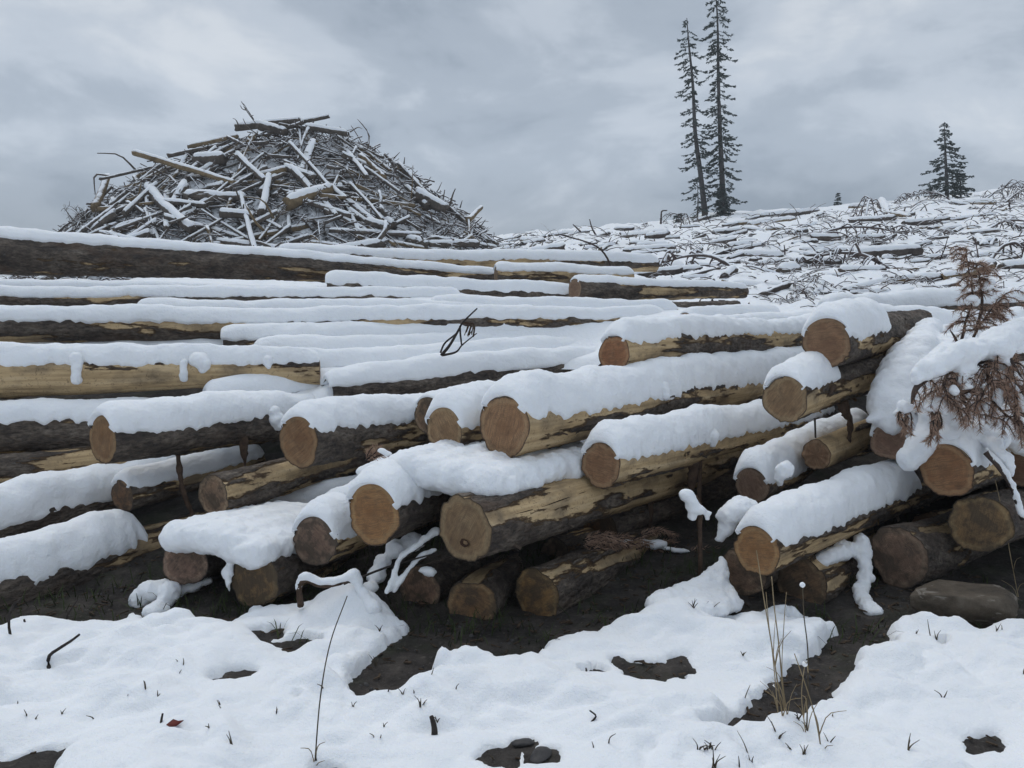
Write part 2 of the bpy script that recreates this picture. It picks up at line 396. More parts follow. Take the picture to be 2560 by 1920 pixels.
# ------------------------------------------------------------------ logs
ENV = []       # axes of the logs, for the snow lying in the hollows of the deck
def log_body(parent, C, R, peel, seed, nth, name="bark", bark=True, jag=0.0):
    T, A, B = frames(C); n = len(C)
    S = np.concatenate([[0], np.cumsum(np.linalg.norm(np.diff(C, axis=0), axis=1))])
    th = np.linspace(0, 2 * PI, nth, endpoint=False)
    r0 = R[:, None] * np.ones(nth)[None]
    sx, cx = np.sin(th)[None] * r0, np.cos(th)[None] * r0; Z = S[:, None] * np.ones(nth)[None]
    sd = seed * 3.17
    lob = .045 * np.cos(2 * th + sd) + .03 * np.cos(3 * th + sd * 2.1) + .018 * np.cos(5 * th + sd * 1.3) + .01 * np.cos(8 * th + sd * 3.3)
    pv = fbm(sx * 5.2 + sd, cx * 5.2, Z * .6 + sd, 5, .64) * .8 + (peel - .5) * 1.5
    m = sstep(-.06, .06, pv)
    rr = r0 * (1 + lob[None] + .03 * noise(sx * 3, cx * 3, Z * .7 + sd)) + .011 * (1 - m) + .004 * fbm(sx * 16, cx * 16, Z * 9 + sd, 3) * (.4 + m * 0 + 1.2 * (1 - m)) + .0055 * (1 - m) * fbm(sx * 34, cx * 34, Z * 15 + sd, 2)
    V = C[:, None] + rr[..., None] * (np.sin(th)[None, :, None] * A[:, None] + np.cos(th)[None, :, None] * B[:, None])
    if jag:
        V[:2] += (jag * noise(th * 2.2 + sd, np.array([[0.], [.1]]), 1))[..., None] * T[:2, None]
    lc = np.stack([sx + sd, cx, Z], -1)
    far = C[-1] + 0 * C[-1]
    Vt = np.concatenate([V.reshape(-1, 3), far[None]]); k = n * nth; j = np.arange(nth)
    tri = np.stack([j + k - nth, (j + 1) % nth + k - nth, np.full(nth, k)], -1)
    o = mesh(name, Vt, [gridfaces(n, nth, True), tri], BARK, parent,
             attrs={"lc": np.concatenate([lc.reshape(-1, 3), lc[-1, :1].reshape(1, 3)]), "peel": np.append(pv.ravel(), 0.)})
    return o, V, S
def log_end(parent, ring, C0, T0, seed, lip=.004, label=None, mud_shade=0.0):
    nth = len(ring); fr = np.array([1.0, .96, .88, .74, .58, .42, .26, .12])
    P = C0 + (ring - C0)[None] * fr[:, None, None]
    sd = seed * 1.7
    dv = .004 * noise(P[..., 0] * 14 + sd, P[..., 1] * 14, P[..., 2] * 14)
    dv[0] = 0
    P = P - T0 * (dv + lip * (1 - fr[:, None]))[..., None]
    th = np.linspace(0, 2 * PI, nth, endpoint=False)
    lc = np.stack([np.sin(th)[None] * fr[:, None], np.cos(th)[None] * fr[:, None], np.full((len(fr), nth), sd)], -1)
    k = len(fr) * nth; j = np.arange(nth)
    V = np.concatenate([P.reshape(-1, 3), (C0 - T0 * lip)[None]])
    tri = np.stack([j + k - nth, (j + 1) % nth + k - nth, np.full(nth, k)], -1)
    ca, sa = math.cos(seed * 2.3), math.sin(seed * 2.3)
    l = np.concatenate([lc.reshape(-1, 3), [[0, 0, sd]]])
    l = np.stack([l[:, 0] * ca - l[:, 1] * sa, l[:, 0] * sa + l[:, 1] * ca, l[:, 2]], -1)
    o = mesh("cut_end", V, [gridfaces(len(fr), nth, True), tri], END, parent, attrs={"lc": l, "mud_shade": np.full(len(l), mud_shade)})
    if label: o["label"] = label
    return o
def cap_mesh(parent, C, R, h, seed, s0=None, s1=None, nphi=34, ds=.021, phi=1.35, rag=1.0, hang=(0, 0), bulge=.16, name="snow_cap", mat=None, lean=0.0):
    """snow lying along the top of a log between s0 and s1 (metres from its near end; s0 < 0 overhangs the end)"""
    T, A, B = frames(C)
    S = np.concatenate([[0], np.cumsum(np.linalg.norm(np.diff(C, axis=0), axis=1))]); L = S[-1]
    s0 = -.25 * h if s0 is None else s0; s1 = L if s1 is None else s1
    n = max(6, int((s1 - s0) / ds)); e = min(1.5 * h + .03, (s1 - s0) * .45)
    u = np.linspace(0, 1, n); s = s0 + (s1 - s0) * u
    ke = max(4, int(2.2 * e / ds)); a = s0 + e * (1 - np.cos(np.linspace(0, PI / 2, ke)))
    b = s1 - e * (1 - np.cos(np.linspace(PI / 2, 0, ke)))
    s = np.concatenate([a, np.arange(s0 + e + ds, s1 - e - ds * .5, ds), b]); n = len(s)
    def ip(X): return np.stack([np.interp(s, S, X[:, i]) for i in range(3)], -1)
    c, a_, t_ = ip(C), ip(A), ip(T); r = np.interp(s, S, R)
    c = c + t_ * (np.minimum(s, 0) + np.maximum(s - L, 0))[:, None]
    endw = np.sqrt(np.clip(1 - np.clip((s0 + e - s) / e, 0, 1) ** 2.4, 0, 1)) * np.sqrt(np.clip(1 - np.clip((s - s1 + e) / e, 0, 1) ** 2, 0, 1))
    sd = seed * 5.3
    H = h * (.92 + .26 * noise(s * .8 + sd, 1.5) + .12 * noise(s * 2.4 + sd, 4.5)) * endw
    def edge(o):
        cusp = 1 - 2 * np.abs(noise(s * 3.7 + sd, o + 3)); cusp2 = 1 - 2 * np.abs(noise(s * 9 + sd, o + 9))
        g_ = .72 + .28 * endw
        return np.clip(phi + rag * .20 * noise(s * 1.3 + sd, o), .5, 2.2) * g_, rag * (.20 * cusp + .15 * cusp2 + .08 * noise(s * 24 + sd, o + 7)) * g_
    (pL, qL), (pR, qR) = edge(1.0), edge(20.0); pL, pR = pL + hang[0], pR + hang[1]
    f = np.linspace(-1, 1, nphi); f = np.sign(f) * (1 - (1 - np.abs(f)) ** 1.6)
    rim = np.sign(f) * np.clip((np.abs(f) - .45) / .55, 0, 1) ** 2
    ph = np.where(f[None] < 0, f[None] * pL[:, None] + rim[None] * qL[:, None], f[None] * pR[:, None] + rim[None] * qR[:, None])
    w = np.clip(1 - np.abs(f) ** 2.3, 0, 1)[None] ** .5 * np.ones((n, 1))
    up = np.array((0, 0, 1.0))
    sunk = (np.abs(f) > .999)[None] * .02
    x = np.sin(ph) * (r[:, None] + .006 - sunk + bulge * H[:, None] * w); z = np.cos(ph) * (r[:, None] + .004 - sunk) + H[:, None] * w * (1 - lean * f[None])
    P = c[:, None] + x[..., None] * a_[:, None] + z[..., None] * up
    N = np.sin(ph)[..., None] * a_[:, None] + np.cos(ph)[..., None] * up
    ee = np.sqrt(w) * np.sqrt(endw)[:, None]; dsp = (.20 * h * fbm(P[..., 0] * 3.5 + sd, P[..., 1] * 3.5, P[..., 2] * 3.5, 2) + .055 * h * fbm(P[..., 0] * 13, P[..., 1] * 13, P[..., 2] * 13 + sd, 2) + .004 * fbm(P[..., 0] * 34, P[..., 1] * 34, P[..., 2] * 34 + sd, 2)) * ee
    P = P + N * dsp[..., None]
    # close both ends inside the wood so that the overhang is solid
    def lid(k, d):
        q = c[k][None] + (np.sin(ph[k]) * r[k] * .86)[:, None] * a_[k][None] + (np.cos(ph[k]) * r[k] * .86)[:, None] * up + t_[k][None] * d
        return q[None]
    P = np.concatenate([lid(0, max(0.0, -s0) + .03), P, lid(-1, -.03)]); n += 2
    return mesh(name, P.reshape(-1, 3), [gridfaces(n, nphi)[:, ::-1]], mat or SNOW, parent)
def axis_curve(A, B, n, bend, seed):
    t = np.linspace(0, 1, n)[:, None]; A, B = np.asarray(A), np.asarray(B)
    d = B - A; side = np.cross(d, (0, 0, 1)); side /= np.linalg.norm(side)
    L = np.linalg.norm(d)
    C = A + d * t
    C = C + side * (bend * L * np.sin(PI * t) + .012 * L ** .5 * noise(t * 3 + seed, 3.3)) + np.array((0, 0, 1.)) * (.012 * L ** .5 * noise(t * 3 + seed, 8.3))
    return C
LOGS = {}
SEED = [0]
def log(key, a, b, peel, h, label, group=None, end=True, nth=56, step=.02, bend=.0, snow=None, cat="log", end_label=None, far_end=False, jag=0.0, caps=True, env=True, name="felled_log", **kw):
    """a, b: (px, py, depth, radius) of the near and the far end"""
    SEED[0] += 1; seed = SEED[0]
    A, B = at(a[0], a[1], a[2]), at(b[0], b[1], b[2])
    L = np.linalg.norm(B - A); n = max(8, int(L / step))
    C = axis_curve(A, B, n, bend, seed); R = np.linspace(a[3], b[3], n) * (1 + .03 * noise(np.linspace(0, L, n) * 1.1 + seed, .5))
    root = empty(name, A - np.array((0, 0, a[3])))
    tag(root, label, cat, group)
    o, V, S = log_body(root, C, R, peel, seed, nth, jag=jag)
    T, _, _ = frames(C)
    if end: log_end(root, V[0], C[0], T[0], {'R6': 4}.get(key, seed), label=end_label, mud_shade=.85 if key in ("B8", "B9", "B10", "F1", "F2", "F3", "F6", "F7", "F8", "F14", "F15", "R8", "R9", "R10", "R11", "F16", "B1", "B2", "B3", "B4", "B5") else .25)  # low and deep ends get painted shade along with their mud
    if far_end: log_end(root, V[-1][::-1], C[-1], -T[-1], seed + 50)
    h *= .70 if key[0] in 'ML' and key not in ('L1', 'L2', 'M12') else .82
    if key[0] in 'FR': peel += .05
    if h and caps:
        for sg in (snow or [(None, None)]):
            cap_mesh(root, C, R + .008, h, seed, sg[0], sg[1], **kw)
    if env: ENV.append((C, R, h))
    LOGS[key] = (root, C, R, S)
    return root
G1 = "snow capped logs in the front of the log deck"
G2 = "snow buried logs along the back of the log deck"

# front face of the deck ------------------------------------------------------
log("F1", (464,1406,4.4,.128), (760,1300,6.2,.12), .25, 0, "dark-ended log sharing a snow slab with the log beside the soil", G1)
log("F2", (639,1449,4.2,.14), (980,1330,6.0,.13), .38, 0, "low log with muddy end under the edge of a shared snow slab", G1)
log("F3", (785,1350,4.3,.137), (1180,1215,6.2,.13), .32, .11, "stubby muddy-ended log wedged between two snow lobes", G1)
log("F4", (937,1279,4.1,.16), (1400,1112,6.6,.15), .33, .15, "thick log with brown end and torn bark collar beside the split log", G1, phi=1.25)
log("F5", (1161,1320,3.95,.172), (1900,1120,7.2,.15), .55, 0, "long split log with a knot hole low in its pale end", G1, end_label="pale cut end with a small dark knot hole", bend=.01)
log("F6", (1047,1481,4.35,.125), (1300,1380,5.8,.12), .2, 0, "deeply shaded log at ground level behind snowy twigs", G1)
log("F7", (1175,1512,4.15,.128), (1330,1400,5.5,.12), .35, 0, "short shaded log on the soil beneath the split log", G1)
log("F8", (1343,1495,4.2,.142), (1690,1335,5.9,.13), .42, 0, "shaded log on the soil with frayed bark and needles on its back", G1)
log("F9", (1262,1069,4.5,.182), (2120,925,8.6,.15), .58, .16, "biggest-ended log with a thick snow roll and half peeled bark", G1, phi=1.2, bend=-.01)
log("F10", (1108,1078,4.75,.138), (1660,958,7.8,.12), .45, .15, "half hidden log tucked against the biggest-ended log", G1, phi=1.3)
log("F11", (1504,1165,4.5,.132), (2060,1040,7.2,.12), .56, .15, "peeled log under a deep snow roll jutting below the biggest log", G1, phi=1.15)
log("F12", (748,1103,4.8,.155), (1310,1020,7.5,.14), .2, .12, "dark barked log above a dead needle sprig", G1, phi=1.0)
log("F13", (255,1094,4.9,.152), (1085,1022,7.6,.12), .2, .11, "dark log with a torn orange bark scar near its brown end", G1, phi=1.1)
log("F14", (535,1240,5.0,.125), (900,1140,6.6,.12), .45, 0, "shaded round-ended log deep in the gap under the dark logs", G1)
log("F15", (305,1240,5.15,.105), (640,1150,6.3,.1), .5, .08, "thin peeled log in the shaded gap beside a hanging bark strip", G1, phi=1.0)
log("F16", (1072,1040,5.3,.12), (1500,965,7.5,.11), .2, .04, "dark log end peeping out behind the half hidden log", G1, phi=1.2)
log("B8", (1390,1395,5.0,.13), (1800,1255,6.4,.12), .3, 0, "shaded log in the dark hollow over the frayed shaded log", G1)
log("B9", (800,1415,5.0,.125), (1230,1315,6.2,.12), .35, 0, "shaded log in the hollow over the snow laden twigs", G1)
log("B10", (330,1395,5.1,.12), (700,1300,6.2,.12), .3, 0, "shaded log end showing between the sloping log and the shared slab", G1)
log("B1", (900,1330,5.3,.13), (1500,1180,6.8,.12), .3, 0, "shaded log deep under the thick brown-ended log", G1)
log("B2", (1500,1320,5.2,.13), (1900,1180,6.8,.12), .35, 0, "shaded log behind the hanging bark strip and the snow tuft", G1)
log("B3", (640,1290,5.6,.13), (1100,1200,6.8,.12), .3, .06, "shaded log lying deep between the low logs and the dark logs", G1, phi=1.0)
log("B4", (1700,1240,5.9,.14), (2200,1120,7.2,.13), .3, 0, "shaded log behind the dark hollow under the deep snow roll", G1)
log("B5", (1250,1190,5.6,.14), (1800,1080,7.2,.13), .3, .05, "shaded log behind the snow under the biggest log", G1, phi=1.0)
# logs that run out of the frame at the viewer's side
log("L1", (-260,1558,3.9,.185), (640,1292,6.1,.14), .3, .17, "thick sloping log at ground level with ragged bark", G1, end=False, snow=[(.2, 1.42)], phi=.82, rag=1.6)
log("L2", (-180,1350,4.6,.13), (330,1225,5.7,.12), .25, .16, "sloping log almost wholly under a long snow roll", G1, end=False, snow=[(.1, 1.75)], phi=1.4)
log("L3", (-250,1215,5.2,.15), (520,1130,6.2,.13), .48, 0, "weathered splintered log without snow under the shaded dark log", G1, end=False)
log("L4", (-260,1095,5.5,.165), (700,1055,6.4,.14), .28, .10, "charred looking log with shaded snow under the pale peeled log", G1, end=False, phi=.85)
log("L5", (-260,948,5.8,.178), (800,930,6.5,.105), .62, .13, "pale peeled log with snow dribbles and a dark tip", G1, end=False, far_end=True, snow=[(None, None)], phi=.68, rag=1.3)
# right hand stack ------------------------------------------------------------
log("R1", (2067,856,5.1,.15), (2300,815,7.0,.14), .3, .13, "topmost short log with a bark lobe on its edge", G1, snow=[(None, 1.0)], phi=1.1, end_label="brown cut end with a bark lobe", rag=1.4)
log("R2", (1965,1002,4.9,.147), (2330,870,6.9,.14), .55, .15, "ragged-rimmed log right under the topmost short log", G1, snow=[(None, .55)], phi=1.05)
log("R3", (2042,1136,5.1,.098), (2250,1045,6.6,.1), .62, 0, "slim log with a splintered broken end", G1, jag=.03)
log("R4", (2228,1100,5.05,.115), (2500,1010,6.6,.11), .35, .1, "reddish-ended log behind rusty needle tassels", G1)
log("R5", (2368,1172,4.6,.152), (2640,1085,6.3,.15), .5, .13, "stout log with star cracked end under the drooping dead bough", G1, snow=[(None, .5)], end_label="brown cut end with fine star cracks")
log("R6", (1888,1376,4.15,.135), (2500,1130,6.4,.13), .5, .16, "snow topped log with orange end behind tall straw stalks", G1, snow=[(None, 1.75)], phi=1.15, rag=1.2, end_label="bright orange brown cut end")
log("R7", (1880,1212,5.0,.108), (2150,1080,6.6,.1), .3, .16, "small log end under the leaning snow mound", G1, phi=1.5)
log("R8", (1852,1432,4.45,.135), (2150,1310,6.0,.13), .3, 0, "shaded log at ground level beside the snow skirt", G1)
log("R9", (2002,1457,4.4,.148), (2260,1350,5.9,.14), .28, 0, "round shaded log directly under the orange-ended log", G1)
log("R10", (2453,1315,4.5,.16), (2700,1220,6.2,.15), .3, 0, "broad shaded log above the brown boulder", G1)
log("R11", (2245,1392,4.55,.165), (2560,1290,6.0,.15), .42, 0, "broad shaded log with a bright torn patch", G1)
log("R12", (2560,1165,4.9,.12), (2800,1110,6.2,.12), .2, .14, "dark log end beyond the stout star cracked log", G1)
log("R13", (2500,888,6.2,.115), (2900,860,7.2,.12), .6, .10, "pale log behind the bent dead bough", G1)
log("B6", (2120,1240,5.4,.14), (2500,1150,6.6,.13), .3, 0, "shaded log in the hollow behind the snow topped log", G1)
log("B7", (2330,1330,5.3,.14), (2700,1250,6.4,.13), .3, 0, "shaded log deep behind the broad shaded pair", G1)
# back of the deck ------------------------------------------------------------
bk = dict(nth=28, step=.05, ds=.04)
log("M12", (1534,888,5.6,.135), (2060,838,8.4,.12), .66, .13, "pale peeled log with clean end lying alone on the snowy deck", G2, nth=56, step=.025, phi=.8)
log("M14", (520,1020,6.1,.13), (1240,935,7.6,.12), .25, .13, "log showing one dark bark streak above the torn scar log", G2, end=False, phi=.95, **bk)
log("M15", (820,985,6.3,.13), (1560,910,8.0,.12), .25, .14, "log showing a short bark streak below the bare forked twig", G2, end=False, phi=.95, **bk)
log("M16", (700,945,6.6,.13), (1530,885,8.2,.12), .2, .13, "smooth snow buried log beside the tip of the pale peeled log", G2, end=False, phi=.95, **bk)
log("M13", (640,905,7.0,.13), (1600,868,8.4,.12), .2, .13, "snow buried log from which the bare forked twig rises", G2, end=False, phi=.95, **bk)
log("M11", (560,868,7.1,.13), (2060,828,9.2,.10), .2, .13, "long snow buried log crossing behind the bare forked twig", G2, end=False, phi=.95, **bk)
log("M2", (-260,828,6.6,.13), (1660,808,8.4,.10), .45, .12, "snow laden log with a yellow bark patch at its thick part", G2, end=False, phi=.85, **bk)
log("M2b", (350,792,7.4,.11), (1560,790,8.8,.09), .3, .10, "thin snow buried log just behind the yellow patched log", G2, end=False, phi=.95, **bk)
log("M3", (-260,756,7.5,.105), (1150,758,8.8,.09), .2, .105, "snow laden log with a spiky branch stub", G2, end=False, phi=.8, **bk)
log("M4", (-260,724,8.0,.08), (900,742,8.9,.075), .2, .06, "slim snow strip log under the huge barked log", G2, end=False, **bk)
log("M4b", (818,722,8.7,.115), (1480,748,9.4,.08), .25, .12, "log whose dark butt shows under a snow hump", G2, end=True, phi=1.1, **bk)
log("M5", (-260,620,8.4,.235), (1520,714,10.6,.06), .33, .10, "huge barked log with a yellow scrape topping the deck", G2, end=False, nth=48, step=.03, ds=.04, phi=.6, rag=.5)
log("M6", (700,650,10.2,.13), (1640,662,12.0,.09), .5, .11, "log behind the huge barked log showing a yellow streak", G2, end=False, phi=1.1, **bk)
log("M7", (1240,686,9.9,.105), (1580,694,10.3,.08), .6, .09, "short log half yellow and half dark bark", G2, phi=.95, **bk)
log("M8", (1436,726,9.0,.12), (1860,730,10.5,.065), .3, .08, "straight barked log with a dark stump end facing the deck", G2, phi=.8, rag=.5, **bk)
log("M9", (1535,780,8.6,.10), (1840,770,9.6,.08), .15, .0, "bare dark barked log below the straight barked log", G2, **bk)
log("M9b", (1080,778,8.3,.10), (1690,783,8.7,.055), .2, .11, "snow buried log tapering to a white tip", G2, end=False, **bk)
log("M10", (1712,808,8.0,.105), (1935,795,8.8,.09), .25, .08, "short mottled bark log with a hooked twig at its tip", G2, phi=.9, **bk)
log("M17", (1560,850,7.4,.11), (2160,812,9.2,.10), .3, .12, "snow buried log behind the pale clean-ended log", G2, end=False, **bk)
log("M18", (1700,838,8.2,.10), (2400,790,9.8,.10), .3, .12, "snow buried log running behind the topmost short log", G2, end=False, **bk)
log("N1", (2130,832,7.2,.12), (2700,822,8.4,.11), .25, .15, "log fringed with snow icicles behind the topmost short log", G2, end=False, phi=1.35, rag=1.8, **bk)
log("N2", (2060,785,8.4,.115), (2700,752,9.4,.10), .6, .13, "log with a pale yellow streak behind the icicle fringed log", G2, end=False, phi=1.2, **bk)
log("N3", (2150,905,6.3,.14), (2800,850,7.4,.13), .2, .15, "log buried in snow beneath the bent dead bough", G2, **bk)
log("N4", (2230,985,5.8,.14), (2800,930,6.8,.13), .2, .15, "snow buried log between the dead bough and the leaning stack", G2, **bk)

# snow bridging the hollows of the deck --------------------------------------
def deck_fill(x0, x1, y0, y1, st, keys, name, label, depth=0, shrink=.16):
    xs, ys = np.arange(x0, x1, st), np.arange(y0, y1, st)
    X, Y = np.meshgrid(xs, ys); H = np.full(X.shape, -9.0)
    for k in keys:
        root, C, R, S = LOGS[k]
        for i in range(0, len(C), max(1, int(.06 / (S[1] - S[0])))):
            if not (x0 - .3 < C[i, 0] < x1 + .3 and y0 - .3 < C[i, 1] < y1 + .3): continue
            r = R[i] + .01
            i0, i1 = np.searchsorted(xs, [C[i, 0] - r, C[i, 0] + r]); j0, j1 = np.searchsorted(ys, [C[i, 1] - r, C[i, 1] + r])
            if i1 <= i0 or j1 <= j0: continue
            d2 = (X[j0:j1, i0:i1] - C[i, 0]) ** 2 + (Y[j0:j1, i0:i1] - C[i, 1]) ** 2
            z = np.where(d2 < r * r, C[i, 2] + np.sqrt(np.maximum(r * r - d2, 0)), -9)
            H[j0:j1, i0:i1] = np.maximum(H[j0:j1, i0:i1], z)
    def morph(H, k, f):
        for ax in (0, 1):
            o = H.copy()
            for d in range(1, k + 1):
                o = f(o, np.roll(H, d, ax)); o = f(o, np.roll(H, -d, ax))
            H = o
        return H
    k = int(.26 / st)
    Hc = morph(morph(H, k, np.maximum), k, np.minimum)
    ok = Hc > -5
    W = ok.astype(float); Z = np.where(ok, Hc, 0)
    for _ in range(10):
        for ax in (0, 1):
            Z = Z + np.roll(Z, 1, ax) + np.roll(Z, -1, ax); W = W + np.roll(W, 1, ax) + np.roll(W, -1, ax)
            Z /= 3; W /= 3
    Zs = np.where(ok, Z / np.maximum(W, 1e-6), -9)
    q = X / np.maximum(Y, 1); Zs = Zs + depth - .16 + .175 * sstep(-.40, -.12, q) * (1 - .5 * sstep(.18, .34, q)) + .03 * fbm(X * 2.2, Y * 2.2, 3, 3)
    inner = morph(ok.astype(float), max(1, int(shrink / st * .5)), np.minimum) > .5
    e = np.where(inner, 1.0, 0.0)
    for _ in range(5):
        for ax in (0, 1): e = (e + np.roll(e, 1, ax) + np.roll(e, -1, ax)) / 3
    Zs = Zs - .16 * (1 - np.clip(e * 1.25, 0, 1)) ** 2
    gd = ground_z(X, Y)
    F = gridfaces(len(ys), len(xs))
    okv = (ok & (Zs > gd - .05)).ravel()
    F = F[okv[F].all(1)]
    zr = Zs.ravel()[F]; F = F[(zr.max(1) - zr.min(1)) < st * 6]
    used = np.unique(F); mp = np.full(X.size, -1); mp[used] = np.arange(len(used))
    V = np.stack([X, Y, Zs], -1).reshape(-1, 3)[used]
    o = mesh(name, V, [mp[F]], SNOW, origin=np.zeros(3)); tag(o, label, "snow", kind="stuff")
    return o
deck_fill(-6.5, 7.5, 5.2, 13.2, .04, [k for k in LOGS if k[0] in "MN" and k not in ("M5", "M6", "M7", "M8", "M12")] , "deck_snow", "smooth snow filling the hollows between the deck logs")

# ------------------------------------------------------------------ lumps of snow
def blob(name, parts, parent=None, vox=.016, smooth=22, mat=None, seed=0, disp=.012):
    """parts: list of (centre, (rx, ry, rz)); grown together by a voxel remesh"""
    mb = MB()
    nu, nv = 14, 9
    for c, r in parts:
        u = np.linspace(0, 2 * PI, nu, endpoint=False); v = np.linspace(.12, PI - .12, nv)
        V = np.stack([np.sin(v)[:, None] * np.cos(u), np.sin(v)[:, None] * np.sin(u), np.cos(v)[:, None] * np.ones(nu)], -1).reshape(-1, 3)
        V = np.concatenate([V, [[0, 0, 1], [0, 0, -1]]]); k = nu * nv; j = np.arange(nu); j2 = (j + 1) % nu
        T = np.concatenate([np.stack([j, j2, np.full(nu, k)], -1), np.stack([j2 + k - nu, j + k - nu, np.full(nu, k + 1)], -1)])
        V = V * np.asarray(r) + np.asarray(c)
        mb.add(V, gridfaces(nv, nu, True)[:, ::-1], T)
    o = mb.build(name, mat or SNOW, parent)
    md = o.modifiers.new("grow", "REMESH"); md.mode = "VOXEL"; md.voxel_size = vox; md.use_smooth_shade = True
    ms = o.modifiers.new("soften", "SMOOTH"); ms.iterations = smooth; ms.factor = .5
    for nm, sc, k in (("snow_lumps", .10, 3.2), ("snow_crumbs", .032, 1.5)):
        tx = bpy.data.textures.get(nm) or bpy.data.textures.new(nm, "CLOUDS"); tx.noise_scale = sc; tx.noise_depth = 3
        dm = o.modifiers.new(nm, "DISPLACE"); dm.texture = tx; dm.strength = disp * k; dm.mid_level = .5; dm.texture_coords = "GLOBAL"
    return o
def chain(ctrl, rads, n=None, flat=.8, up=0, jit=1.0):
    """ellipsoids strung along a curve"""
    c = np.asarray(ctrl, float); L = np.linalg.norm(np.diff(c, axis=0), axis=1).sum()
    n = n or max(4, int(L / (min(rads) * .55))); P = spline(c, n)
    R = np.interp(np.linspace(0, 1, n), np.linspace(0, 1, len(rads)), rads)
    out = []
    for p, r in zip(P, R):
        j = rng.normal(size=3) * r * .16 * jit; k = 1 + rng.uniform(-.2, .15) * jit
        out.append((p + j + (0, 0, up), (r * k * rng.uniform(.85, 1.2), r * k, r * k * flat)))
    return out
def on_log(key, s, th=0.0, out=0.0):
    root, C, R, S = LOGS[key]; T, A, B = frames(C); i = int(np.clip(np.searchsorted(S, s), 0, len(S) - 1))
    return C[i] + (R[i] + out) * (math.sin(th) * A[i] + math.cos(th) * B[i])

# slab over the two low logs
p = []
for t in np.linspace(.0, 1.0, 9):
    a1, a2 = on_log("F1", t, 0, .02), on_log("F2", t + .02, -.1, .02)
    for q in np.linspace(0, 1, 5):
        p.append((a1 + (a2 - a1) * q + (0, 0, .035 * math.sin(PI * q)), (.15, .13, .10)))
p += chain([at(572, 1425, 4.24), at(572, 1450, 4.2), at(574, 1478, 4.2)], (.04, .03, .02), 6)
blob("snow_cap", p, LOGS["F1"][0])
# lobe over the split log
p = [(on_log("F5", s, -.25, .02), (.15, .12, .085)) for s in np.linspace(.2, .5, 4)]
for s_ in np.linspace(.05, 1.2, 9):
    a1, a2 = on_log("F4", s_ + .2, .3, .04), on_log("F5", s_ + .15, -.35, .03)
    for q in np.linspace(0, 1, 4): p.append((a1 + (a2 - a1) * q + (0, 0, .02), (.15, .13, .10)))
p += [(on_log("F5", s, -.25, .0), (.13, .11, .07)) for s in np.linspace(.9, 2.2, 10)]
blob("snow_cap", p, LOGS["F5"][0])
# F3 side lobe joining the thick brown log
blob("snow_clump", chain([at(810, 1300, 4.45), at(860, 1265, 4.6), at(900, 1225, 4.6)], (.10, .13, .12)), LOGS["F3"][0])
# clumps hanging on individual logs
def clump(key, pts, rads, Y=None, name="snow_clump", **k):
    return blob(name, chain([at(*q) for q in pts], rads, 14, jit=.35, **k), LOGS[key][0], vox=.009, smooth=7, disp=.006)
def drip(key, s_, th0, th1, rads, sway=.0):
    """a tongue of snow sliding down the side of a log"""
    pts = [on_log(key, s_ + sway * k / 4, th0 + (th1 - th0) * k / 4, .012) for k in range(5)]
    return blob("snow_clump", chain(pts, rads, 16, jit=.5), LOGS[key][0], vox=.009, smooth=6, disp=.006)
drip("F13", 1.23, .75, 1.55, (.07, .05, .06, .05), .03); drip("L5", 1.25, .6, 1.75, (.06, .04, .035, .045), .02); drip("L5", 2.03, .75, 1.85, (.035, .03, .035, .03))
drip("L5", 2.15, .55, 1.4, (.09, .07, .05, .03), .03); drip("L5", 2.67, .6, 1.25, (.05, .035, .015)); drip("F11", 1.12, .8, 1.5, (.06, .045, .02)); drip("F9", 1.5, .8, 1.3, (.06, .04))
clump("F12", [(900,1180,4.75), (960,1150,4.9)], (.03, .04))


# ------------------------------------------------------------------ bark strips, twigs and snow tufts about the logs
def strip(key, pts, wid, label=None, name="bark_strip", mat=None, seed=0):
    P = spline([at(*p) for p in pts], 22); n = len(P); t = np.linspace(0, 1, n)
    W = np.interp(t, np.linspace(0, 1, len(wid)), wid) * (1 + .5 * noise(t * 7 + pts[0][0] * .37, 2.2) + .3 * noise(t * 17 + pts[0][0] * .2, 5.2))
    T, A, B = frames(P); side = np.array((1.0, .15, 0)); fwd = np.array((-.15, 1.0, 0))
    rows = []
    for k in np.linspace(-1, 1, 7):
        rows.append(P + side * (W * k + .008 * noise(t * 9 + seed, k * 2))[:, None] + fwd * (.35 * W * k * k + .006 * noise(t * 7, k * 3 + seed))[:, None])
    F_ = np.stack(rows, 1); Bk = F_ + fwd * .008
    V = np.concatenate([F_.reshape(-1, 3), Bk.reshape(-1, 3)]); k = n * 7
    q = gridfaces(n, 7); edge = []
    for i in range(n - 1): edge += [[i * 7, (i + 1) * 7, (i + 1) * 7 + k, i * 7 + k], [i * 7 + 6 + k, (i + 1) * 7 + 6 + k, (i + 1) * 7 + 6, i * 7 + 6]]
    o = mesh(name, V, [q, q[:, ::-1] + k, np.array(edge)], mat or STRIP, LOGS[key][0])
    if label: o["label"] = label
strip("F11", [(1745,1085,5.28), (1738,1160,5.22), (1728,1235,5.22)], (.008, .024, .040, .030, .010), "rust brown bark strip hanging loose")
strip("F11", [(1752,1150,5.24), (1748,1290,5.24), (1752,1365,5.24)], (.012, .016, .01))
strip("F13", [(622,1035,5.68), (608,1090,5.62), (612,1165,5.62)], (.012, .030, .034, .026, .008), "brown bark slab hanging down")
strip("F13", [(442,1120,5.3), (455,1220,5.26), (482,1292,5.26)], (.015, .02, .012))
strip("R6", [(2080,1335,4.56), (2083,1400,4.54)], (.012, .008)); strip("R6", [(2122,1325,4.7), (2128,1380,4.66), (2132,1425,4.66)], (.012, .018, .006))
